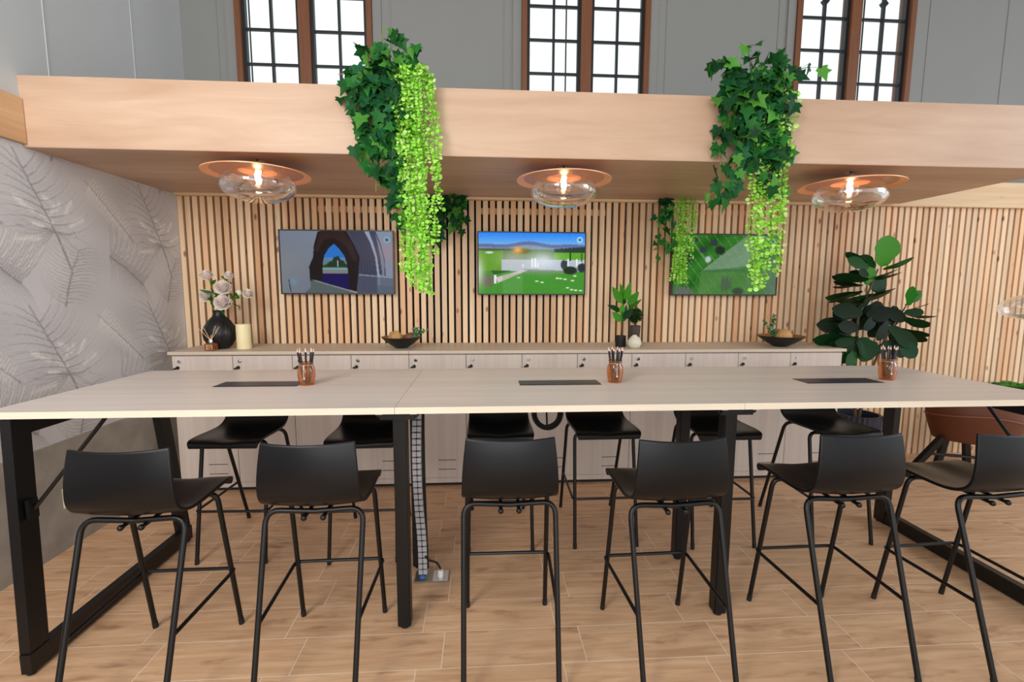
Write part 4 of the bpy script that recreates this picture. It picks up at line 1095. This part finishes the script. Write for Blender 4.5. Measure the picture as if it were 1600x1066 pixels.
# peonies: each stem is its own thing
FLW = [(-2.055,1.616,.044,'upper left'),(-1.895,1.617,.034,'upper right'),(-1.926,1.526,.058,'middle'),(-2.092,1.466,.052,'far left'),(-1.938,1.415,.062,'lowest'),(-1.784,1.480,.040,'far right')]
FLL = ['white peony standing highest at the left of the vase bunch', 'small white peony at the top right of the vase bunch', 'large blush peony in the middle of the vase bunch',
       'white peony leaning furthest left from the vase', 'large blush peony lowest in the bunch, just over the vase rim', 'white peony leaning furthest right, above the candle']
def peony(i, x, z, R, label):
    r = random.Random(90+i); y = 3.66+(-.05 if i in (2,4) else r.uniform(-.03,.03))
    root = empty('peony', (-2.0+.006*(i-2.5), 3.66, WT+.20)); tag(root, label, 'flower', 'peonies in the black vase')
    f = MB(); c = Vector((x, y, z)); R *= 1.15
    up = Vector((x+2.0, -0.75 if i in (2,4,3) else -.45, .55)).normalized()
    t1 = up.orthogonal().normalized(); t2 = up.cross(t1)
    for ring, (cnt, rad, tilt, sz) in enumerate(((6,.12,1.35,.55),(8,.32,1.05,.72),(10,.5,.7,.85),(11,.62,.3,.9),(9,.62,-.1,.85))):
        for k in range(cnt):
            w = 2*PI*(k+.5*(ring % 2))/cnt+r.uniform(-.15,.15)
            d = t1*math.cos(w)+t2*math.sin(w)
            B = c + d*(R*rad*.35) - up*(R*.35)
            T = c + d*(R*(rad+.28)) + up*(R*(.95*math.sin(tilt)-.1))
            pk = .05*(4-ring)/4
            f.cur = (1.0, .94-pk*1.2, .88-pk*1.2, 1)
            f.blade(B, T, R*sz, side=d.cross(up), fold=-.25, droop=.12, shape='round', n=6)
    s0 = root.location.copy()
    rel(f, root).build('bloom', M['petal'], root, col=True)
    s = MB(); a = Vector((s0.x, 3.66, WT+.08)); q = Vector((-2.0+(x+2.0)*.12, 3.66, WT+.288)); s.tube([a, q, q.lerp(c, .5)+Vector((0,0,.03)), c-up*R*.45], .0028, 6)
    rel(s, root).build('stem', M['stem'], root)
    lf = MB(); mid = q.lerp(c, .55)+Vector((0,0,.03))
    for k in range(5):
        lf.cur = g((58,112,40), .25, r)
        d = Vector((r.uniform(-1,1), r.uniform(-.6,.1), r.uniform(-.35,.6))).normalized(); p = q.lerp(c-up*R*.4, .35+.13*k)+Vector((0,0,.018))
        lf.blade(p, p+d*r.uniform(.055,.09), .028, fold=.2, droop=.15)
    rel(lf, root).build('foliage', M['leaf'], root, col=True)
for i, (x, z, R, _) in enumerate(FLW): peony(i, x, z, R, FLL[i])
o = empty('peony', (-1.985, 3.67, WT+.20)); tag(o, 'closed peony bud beside the rightmost bloom', 'flower', 'peonies in the black vase')
b = MB(); b.ball((-1.842,3.66,1.492), .021, 12, 8, (1,1,1.15)); b.cur = (.8,.82,.62,1); b.c = [(.80,.82,.62,1)]*len(b.f); rel(b, o).build('bud', M['petal'], o, col=True)
b = MB(); b.tube([(-1.985,3.67,WT+.08),(-1.982,3.667,WT+.288),(-1.89,3.665,1.44),(-1.845,3.66,1.472)], .002, 6); rel(b, o).build('stem', M['stem'], o)
# reed diffuser
o = empty('reed_diffuser', (-2.0, 3.535, WT)); tag(o, 'small glass reed diffuser with five sticks in front of the black vase', 'diffuser')
b = MB(); b.bbox(-.036,.036,-.028,.028,.0,.058,.006); b.build('bottle', M['copper_glass'], o)
b = MB(); b.box(-.02,.024,-.0292,-.0284,.010,.046); lb = b.build('label_patch', M['amber_box'], o, smooth=False)
b = MB(); b.tube([(.003+.010*math.cos(t), -.0297, .027+.010*math.sin(t)) for t in [k*PI/10 for k in range(20)]], .0025, 5, closed=True); b.tube([(.012,-.0297,.018),(.017,-.0297,.012)], .0025, 5); b.build('emblem', M['black'], lb)
b = MB(); b.lathe([(0,.082),(.0145,.082),(.0155,.078),(.0155,.0585),(0,.0585)], n=20); b.build('cap', M['chrome'], o)
for dx, dy in ((-.095,.01),(-.068,.03),(-.01,.04),(.030,.02),(.072,-.01)):
    b = MB(); b.tube([(0+dx*.05,dy*.05,.079),(dx,dy,.185-abs(dx)*.12)], .0022, 6); b.build('reed', M['reed'], o)
o = empty('candle', (-1.82, 3.65, WT)); tag(o, 'thick cream pillar candle standing right of the black vase', 'candle')
b = MB(); b.lathe([(0,0),(.050,0),(.051,.003),(.051,.184),(.048,.188),(.03,.184),(0,.180)], n=40); b.build('wax', M['candle'], o)
b = MB(); b.tube([(0,0,.180),(.002,0,.192)], .0015, 6); b.build('wick', M['black'], o)

def bowl(x, y, R, label):
    o = empty('bowl', (x, y, WT)); tag(o, label, 'bowl', 'dark bowls on the worktop')
    k = R/.15
    b = MB(); b.lathe([(0,0),(.040*k,0),(.045*k,.003),(.085*k,.030),(.125*k,.062),(.15*k,.086),(.148*k,.089)], n=48); b.build('outside', M['bowl'], o)
    b = MB(); b.lathe([(.1475*k,.0885),(.12*k,.064),(.082*k,.034),(.04*k,.010),(0,.009)], n=48); b.build('inside', M['bowl_in'], o)
    return o
def faceted(x, y, z, r, m, label, sub=1, group='balls in the bowls'):
    b = MB(); bm = bmesh.new(); bmesh.ops.create_icosphere(bm, subdivisions=sub+1, radius=r); bm.verts.index_update()
    b.add([(v.co.x, v.co.y, v.co.z) for v in bm.verts], [[v.index for v in f.verts] for f in bm.faces]); bm.free()
    o = b.build('ornament_ball', m, smooth=(sub > 1)); o.location = (x, y, z); o.rotation_euler = (.3,.2,.5); tag(o, label, 'ornament', group)
def euc(x, y, z, pts, label, seed):
    r = random.Random(seed); root = empty('eucalyptus_sprig', (x, y, z)); tag(root, label, 'sprig', 'eucalyptus sprigs in the bowls')
    s = MB(); f = MB()
    for tip in pts:
        B = Vector((0,0,0)); T = Vector(tip); m = B.lerp(T, .5)+Vector((0,0,.02)); s.tube([B, m, T], .0015, 5)
        n = max(4, int(T.length/.016))
        for i in range(1, n+1):
            u = i/n; p = (B.lerp(m, u*2) if u < .5 else m.lerp(T, u*2-1))
            for sg in (-1, 1):
                d = Vector((r.uniform(-1,1), r.uniform(-1,.3), r.uniform(-.1,1))).normalized()
                f.cur = g(r.choice(((92,140,110),(70,118,84),(60,110,64),(120,160,130))), .2, r)
                L = r.uniform(.018,.030)*(1.1-.3*u); f.blade(p, p+d*L, L*.85, fold=.1, droop=.05, shape='round', n=4)
    s.build('stem', M['stem'], root); f.build('foliage', M['leaf'], root, col=True, smooth=False)
bowl(-.632, 3.64, .152, 'dark bowl on the left worktop with wooden and brown balls')
faceted(-.675, 3.63, WT+.013+.066, .064, M['ball_wood'], 'large faceted wooden ball in the left bowl', 0)
faceted(-.565, 3.66, WT+.075, .045, M['ball_brown'], 'small brown ball beside the wooden one in the left bowl', 2)
euc(-.535, 3.62, WT+.062, [(.035,0,.09),(.075,.01,.075),(.105,-.01,.075),(.0,.01,.085),(.05,-.03,.055)], 'eucalyptus sprig leaning out right of the left bowl', 3)
bowl(2.435, 3.64, .178, 'dark bowl on the right worktop with one pale ball and sprig')
faceted(2.45, 3.63, WT+.012+.068, .066, M['ball_wood'], 'pale brown ball in the middle of the right bowl', 2)
euc(2.36, 3.63, WT+.055, [(-.01,0,.185),(.0,0,.20),(-.05,0,.09),(-.085,.01,.15),(.03,-.01,.08),(.01,-.02,.06)], 'eucalyptus sprig standing upright left of the ball in right bowl', 4)

# small potted plant
o = empty('potted_plant', (1.108, 3.66, WT)); tag(o, 'small rubber plant with fresh green leaves in a black pot', 'plant')
b = MB(); b.lathe([(0,0),(.040,0),(.042,.004),(.042,.09),(.038,.09),(.038,.075),(0,.075)], n=36); b.build('pot', M['black'], o)
b = MB(); b.tube([(0,0,.075),(.004,0,.16),(.002,0,.24),(.008,0,.36)], .0042, 7); b.build('stem', M['brown_stem'], o)
mpp = 3.66/726/7.61*1.0
PL = [((300,375),(178,180),100,(62,140,24)),((322,335),(285,132),78,(66,148,30)),((345,345),(384,132),92,(62,140,26)),((370,395),(505,238),96,(54,126,22)),((385,432),(568,335),60,(56,130,24)),((300,505),(300,384),70,(70,152,34)),
      ((290,475),(132,392),66,(22,66,30)),((302,592),(183,480),92,(64,140,36)),((330,565),(444,432),86,(20,58,26)),((312,605),(372,395),86,(34,92,24)),((330,390),(318,300),70,(16,48,20))]
blades(o, PL, (1.108+.005, WT+.075), mpp, (308,790), 3.66)
o = empty('topiary', (1.232, 3.70, WT)); tag(o, 'small round topiary ball in a tall dark tapered pot', 'plant')
b = MB(); b.lathe([(0,0),(.034,0),(.037,.004),(.049,.165),(.045,.168),(.043,.155),(0,.155)], n=32); b.build('pot', M['dark_pot'], o)
b = MB(); b.tube([(0,0,.155),(0,0,.21)], .005, 7); b.build('stem', M['brown_stem'], o)
b = MB(); r_ = random.Random(8); b.cur = g((34,54,28), 0, r_); b.ball((0,0,.248), .042, 14, 8, jit=.1)
for i in range(420):
    d = Vector((r_.gauss(0,1), r_.gauss(0,1), r_.gauss(0,1))).normalized(); p = Vector((0,0,.248))+d*r_.uniform(.034,.052)
    b.cur = g(r_.choice(((46,74,34),(62,92,44),(36,58,30))), .2, r_)
    t = (d+Vector((r_.gauss(0,.5), r_.gauss(0,.5), r_.gauss(0,.5)))).normalized(); b.blade(p, p+t*.020, .013, n=3, shape='x')
b.build('foliage', M['leaf'], o, col=True, smooth=False)
b = MB(); b.lathe([(0,0),(.030,0),(.045,.012),(.055,.038),(.050,.062),(.034,.084),(.018,.098),(.014,.104),(.010,.104),(.012,.09)], n=40)
o = b.build('vase', M['white_ceramic']); o.location = (1.192, 3.57, WT); tag(o, 'small off-white teardrop vase in front of the topiary pot', 'vase')

# ------------------------------------------------------------------ pencil jars on the table
def make_jar():
    o = empty('pencil_jar')
    b = MB(); b.lathe([(0,.003),(.030,.003),(.034,.006),(.038,.025),(.042,.055),(.040,.082),(.033,.098),(.031,.103),(.034,.106),(.034,.115),(.030,.115)], n=40); b.build('glass_body', M['copper_glass'], o)
    b = MB(); b.lathe([(0,0),(.032,0),(.033,.0028),(0,.0028)], n=30); b.build('base', M['copper'], o)
    b = MB(); b.tube([(.0345*math.cos(t), .0345*math.sin(t), .102) for t in [k*2*PI/24 for k in range(24)]], .0013, 5, closed=True)
    b.tube([(.030,-.018,.102),(.040,-.026,.085),(.044,-.014,.06)], .001, 5); b.build('wire', M['twine'], o)
    b = MB()
    for k in range(9): b.ball((-.002+.001*math.sin(k), -.0415-(.001 if 3 < k < 7 else 0)+(.004 if k < 2 else 0), .098-k*.0075), .003 if k not in (0,8) else .0052, 8, 5)
    b.build('bead_pendant', M['twine'], o)
    return o
def make_pencil():
    o = empty('pencil')
    b = MB(); b.tube([(0,0,0),(0,0,.158)], .0044, 6); b.build('shaft', M['pencil'], o)
    b = MB(); b.tube([(0,0,.158),(0,0,.171),(0,0,.176)], [.0043,.0016,.0004], 8); b.build('tip', M['pencil_tip'], o)
    return o
JARS = [(-.868,2.318,'amber glass pencil jar on the left third of the table', 'left'), (.675,2.31,'amber glass pencil jar in the middle of the table', 'middle'), (2.150,2.312,'amber glass pencil jar near the right end of the table', 'right')]
jar0 = make_jar(); pen0 = make_pencil(); first = True
for ji, (x, y, lab, nm) in enumerate(JARS):
    o = jar0 if ji == 0 else copy_tree(jar0)
    o.location = (x, y, TZ1); o.rotation_euler = (0,0,[.1,0,-.3][ji]); tag(o, lab, 'jar', 'pencil jars on the table')
    rr = random.Random(60+ji)
    for k in range(8):
        p = pen0 if first else copy_tree(pen0); first = False
        w = 2*PI*k/8+.3; bx, by = .014*math.cos(w+PI*.0), .014*math.sin(w)
        tx, ty = math.cos(w)*.015, math.sin(w)*.010
        d = Vector((tx, ty, .10)); d.normalize()
        p.location = (x+bx*.9, y+by*.9, TZ1+.005+rr.uniform(0,.006)); p.rotation_euler = d.to_track_quat('Z', 'Y').to_euler()
        tag(p, 'sharpened black pencil in the %s amber jar' % nm, 'pencil', 'pencils in the %s amber jar' % nm)

# ------------------------------------------------------------------ cables under the table
o = empty('cable_spine', (-.33, 2.305, 0)); tag(o, 'grey segmented cable spine running from table to floor box', 'cable spine')
path = bend([(.004,.0,1.0),(-.008,.0,.72),(-.004,.005,.45),(.012,.012,.22),(.012,.018,.03)], .2, 8)
def along(pts, t):
    d = [0]
    for a, c in zip(pts[:-1], pts[1:]): d.append(d[-1]+(c-a).length)
    s = t*d[-1]; i = max(j for j in range(len(d)) if d[j] <= s); i = min(i, len(pts)-2)
    return pts[i].lerp(pts[i+1], (s-d[i])/max(1e-6, d[i+1]-d[i])), (pts[i+1]-pts[i]).normalized()
b = MB(); nseg = 30
for k in range(nseg):
    p, t = along(path, (k+.5)/nseg); h = .0125
    for sx in (-.012, .012):
        c = p+Vector((sx,0,0)); b.beam(c-t*h, c+t*h, .0205, .020, (0,1,0))
b.build('spine_links', M['spine_grey'], o, smooth=False)
b = MB(); b.tube(path, .0085, 8); b.build('core_cable', M['black'], o)
b = MB(); b.tube(bend([(.028,.012,1.0),(.026,.012,.6),(.030,.02,.3),(.036,.022,.06)], .2, 8), .007, 8); b.build('power_cable', M['rubber'], o)
b = MB(); b.tube(bend([(.027,.0,.14),(.045,0,.115),(.085,.01,.10),(.104,.01,.06)], .03, 6), .0055, 8); b.build('plug_lead', M['rubber'], o)
o = empty('floor_box', (-.272, 2.34, 0)); tag(o, 'steel floor socket plate with a white and a blue plug', 'floor socket')
b = MB(); b.bbox(-.09,.09,-.05,.052,0,.008,.002); b.build('plate', M['steel'], o)
b = MB(); b.bbox(.005,.085,-.045,.045,.0081,.010,.001); b.build('lid', M['chrome'], o)
b = MB(); b.lathe([(0,.045),(.012,.045),(.015,.04),(.015,.0102),(0,.0102)], (.045,-.01,0), 16); b.build('plug', M['white_plastic'], o)['label'] = 'white plug'
b = MB(); b.bbox(-.062,-.035,-.03,-.005,.0081,.026,.004); b.build('plug', M['blue_plug'], o)['label'] = 'blue plug'
b = MB(); r_ = random.Random(2)
for k in range(6):
    R = .068+r_.uniform(-.010,.010); cy = 2.42+k*.009; a0 = r_.uniform(-.2,.2)
    b.tube([(.345+R*1.05*math.cos(t), cy+.006*math.sin(2*t+k), .867+.0+R*1.25*math.sin(t)+a0*.02) for t in [j*2*PI/36 for j in range(36)]], .0065, 7, closed=True)
b.tube([(.345,2.43,.79),(.34,2.43,.90),(.36,2.43,1.02)], .005, 6)
tag(b.build('cable_coil', M['rubber']), 'coil of black cable hanging under the middle of the table', 'cable')

# wall socket
o = empty('wall_socket', (XL+.013, 2.771, .308)); tag(o, 'cream wall socket on the concrete band at the left', 'socket')
b = MB(); b.bbox(0,.010,-.042,.042,-.06,.06,.003); b.build('plate', M['cream_plastic'], o)
b = MB(); b.box(.0101,.013,-.02,.02,.012,.05); b.box(.0101,.013,-.02,.02,-.05,-.012); b.build('socket_face', M['white_plastic'], o, smooth=False)

# ------------------------------------------------------------------ lounge chair and planter at the right
o = empty('lounge_chair', (3.93, 3.42, 0), rz=math.radians(0)); tag(o, 'low tan leather lounge chair with black legs behind the right table end', 'chair')
b = MB(); nx, nz = 16, 9; vs = []; fs = []
# shell: wraps round the back (towards the viewer) and the two sides, open towards the right back
def shellp(u, t):
    a = math.radians(168+u*168)      # sweep around the chair
    rx, ry = .36, .30
    k = .80+.20*min(1, t*1.6)
    hgt = .34+.34*t*(1-.35*max(0, (u-.45)/.55)) - .03*math.cos(u*PI*2)*t
    return (rx*k*math.cos(a), ry*k*math.sin(a), hgt)
for j in range(nz+1):
    for i in range(nx+1): vs.append(shellp(i/nx, j/nz))
for j in range(nz):
    for i in range(nx):
        a = j*(nx+1)+i; fs.append((a, a+1, a+nx+2, a+nx+1))
b.add(vs, fs); so = b.build('backrest_shell', M['leather'], o, ang=2.5)
m = so.modifiers.new('thick', 'SOLIDIFY'); m.thickness = .03; m.offset = -1
m = so.modifiers.new('sub', 'SUBSURF'); m.levels = 1; m.render_levels = 1
b = MB(); b.tube([Vector(shellp(i/20, .66))+Vector((0,-.004,0)) for i in range(21)], .004, 6); b.build('piping', M['seam_thread'], so)
b = MB(); b.bbox(-.12,.27,-.14,.22,.36,.44,.035); b.build('seat_cushion', M['leather'], o)
b = MB(); b.bbox(-.02,.25,-.18,.20,.325,.355,.008); b.build('seat_frame', M['black_steel'], o)
for p, q in (((-.29,-.06,.37),(-.46,.06,0)), ((.22,-.16,.34),(.34,-.21,0)), ((.0,.17,.34),(-.02,.22,0)), ((.22,.22,.34),(.33,.28,0))):
    l_ = MB(); l_.beam(p, q, .05, .035, (0,1,0)); l_.build('leg', M['black_steel'], o)
b = MB(); b.tube([(-.36,-.01,.22),(.26,-.18,.20)], .012, 8); b.tube([(-.40,.018,.13),(.30,-.19,.10)], .011, 8); b.build('stretcher', M['black_steel'], o)

o = empty('planter_stand', (4.54, 3.62, 0)); tag(o, 'black wire plant stand with a leafy fern at the right edge', 'plant')
b = MB()
for k in range(26):
    w = 2*PI*k/26; c, s = math.cos(w), math.sin(w); w2 = w+.35
    b.tube([(.15*math.cos(w2), .15*math.sin(w2), .0), (.19*c, .19*s, .66)], .0035, 5)
for R, z in ((.15,.004),(.19,.66),(.172,.33)): b.tube([(R*math.cos(t), R*math.sin(t), z) for t in [j*2*PI/40 for j in range(40)]], .005, 6, closed=True)
b.build('wire_stand', M['black_steel'], o)
b = MB(); b.lathe([(0,.40),(.11,.40),(.15,.64),(.15,.72),(.14,.72),(.138,.69),(0,.69)], n=32); b.build('pot', M['black'], o)
b = MB(); r_ = random.Random(17)
for k in range(46):
    w = r_.uniform(0, 2*PI); L = r_.uniform(.14,.24); el = r_.uniform(.05,.7)
    d = Vector((math.cos(w)*math.cos(el), math.sin(w)*math.cos(el), math.sin(el)*.8)); p0 = Vector((0,0,.69))+Vector((math.cos(w),math.sin(w),0))*.05
    side = d.cross(Vector((0,0,1))).normalized()
    for i in range(1, 9):
        u = i/8; p = p0+d*L*u-Vector((0,0,.10*u*u*L/.24))
        for sg in (-1, 1):
            b.cur = g(r_.choice(((70,150,40),(48,116,36),(96,170,52))), .2, r_)
            b.blade(p, p+(side*sg+d*.4)*(.045*(1.1-.8*u)+.008), .012, side=d, n=2, shape='x')
b.build('foliage', M['leaf'], o, col=True, smooth=False)

# ------------------------------------------------------------------ light
w = bpy.data.worlds.new('overcast_sky'); scene.world = w; w.use_nodes = True
bg = w.node_tree.nodes['Background']; bg.inputs['Color'].default_value = (0.95, 0.985, 1.0, 1); bg.inputs['Strength'].default_value = 1.18
def area(name, loc, target, sx, sy, power, col):
    l = bpy.data.lights.new(name, 'AREA'); l.shape = 'RECTANGLE'; l.size = sx; l.size_y = sy; l.energy = power; l.color = col
    o = bpy.data.objects.new(name, l); COL.objects.link(o); o.location = loc
    o.rotation_euler = (Vector(target)-Vector(loc)).to_track_quat('-Z', 'Y').to_euler(); return o
area('window_light', (-2.1, -0.9, 2.9), (-0.8, 3.0, 1.6), 1.4, 1.4, 100, (1.0, 0.96, 0.91))
area('front_fill', (-0.6, -4.6, 2.3), (-0.2, 3.0, 1.3), 5.0, 2.4, 125, (0.97, 0.98, 1.0))  # unseen fill added behind the camera to brighten slats, lockers and wallpaper
area('side_window_light', (6.7, 0.6, 2.9), (-1.5, 1.8, 1.5), 2.6, 2.4, 75, (0.84, 0.90, 1.0))
area('overhead_fill', (-0.6, -0.4, 4.9), (-0.6, 1.6, 0.8), 3.2, 2.0, 45, (1.0, 0.98, 0.95))  # unseen overhead fill, added to brighten the tabletop and left wall

# ------------------------------------------------------------------ camera
cam = bpy.data.cameras.new('camera'); co = bpy.data.objects.new('camera', cam); COL.objects.link(co)
cam.sensor_width = 36.0; cam.sensor_fit = 'HORIZONTAL'; cam.lens = 726.19/1600*36.0; cam.clip_start = 0.05
R = Vector((0.99802781,-0.06268223,0.00337911)); U = Vector((0.00358555,0.11066632,0.99385115)); F = Vector((0.06267076,0.99187898,-0.11067282))
co.matrix_world = Matrix(((R.x,U.x,-F.x,0),(R.y,U.y,-F.y,0),(R.z,U.z,-F.z,1.5234),(0,0,0,1)))
scene.camera = co
vs_ = scene.view_settings
vs_.view_transform = 'Standard'; vs_.look = 'None'; vs_.gamma = 1.0; vs_.exposure = 0.0; vs_.use_curve_mapping = False
scene.cycles.max_bounces = 10; scene.cycles.transparent_max_bounces = 24
scene.cycles.use_denoising = True
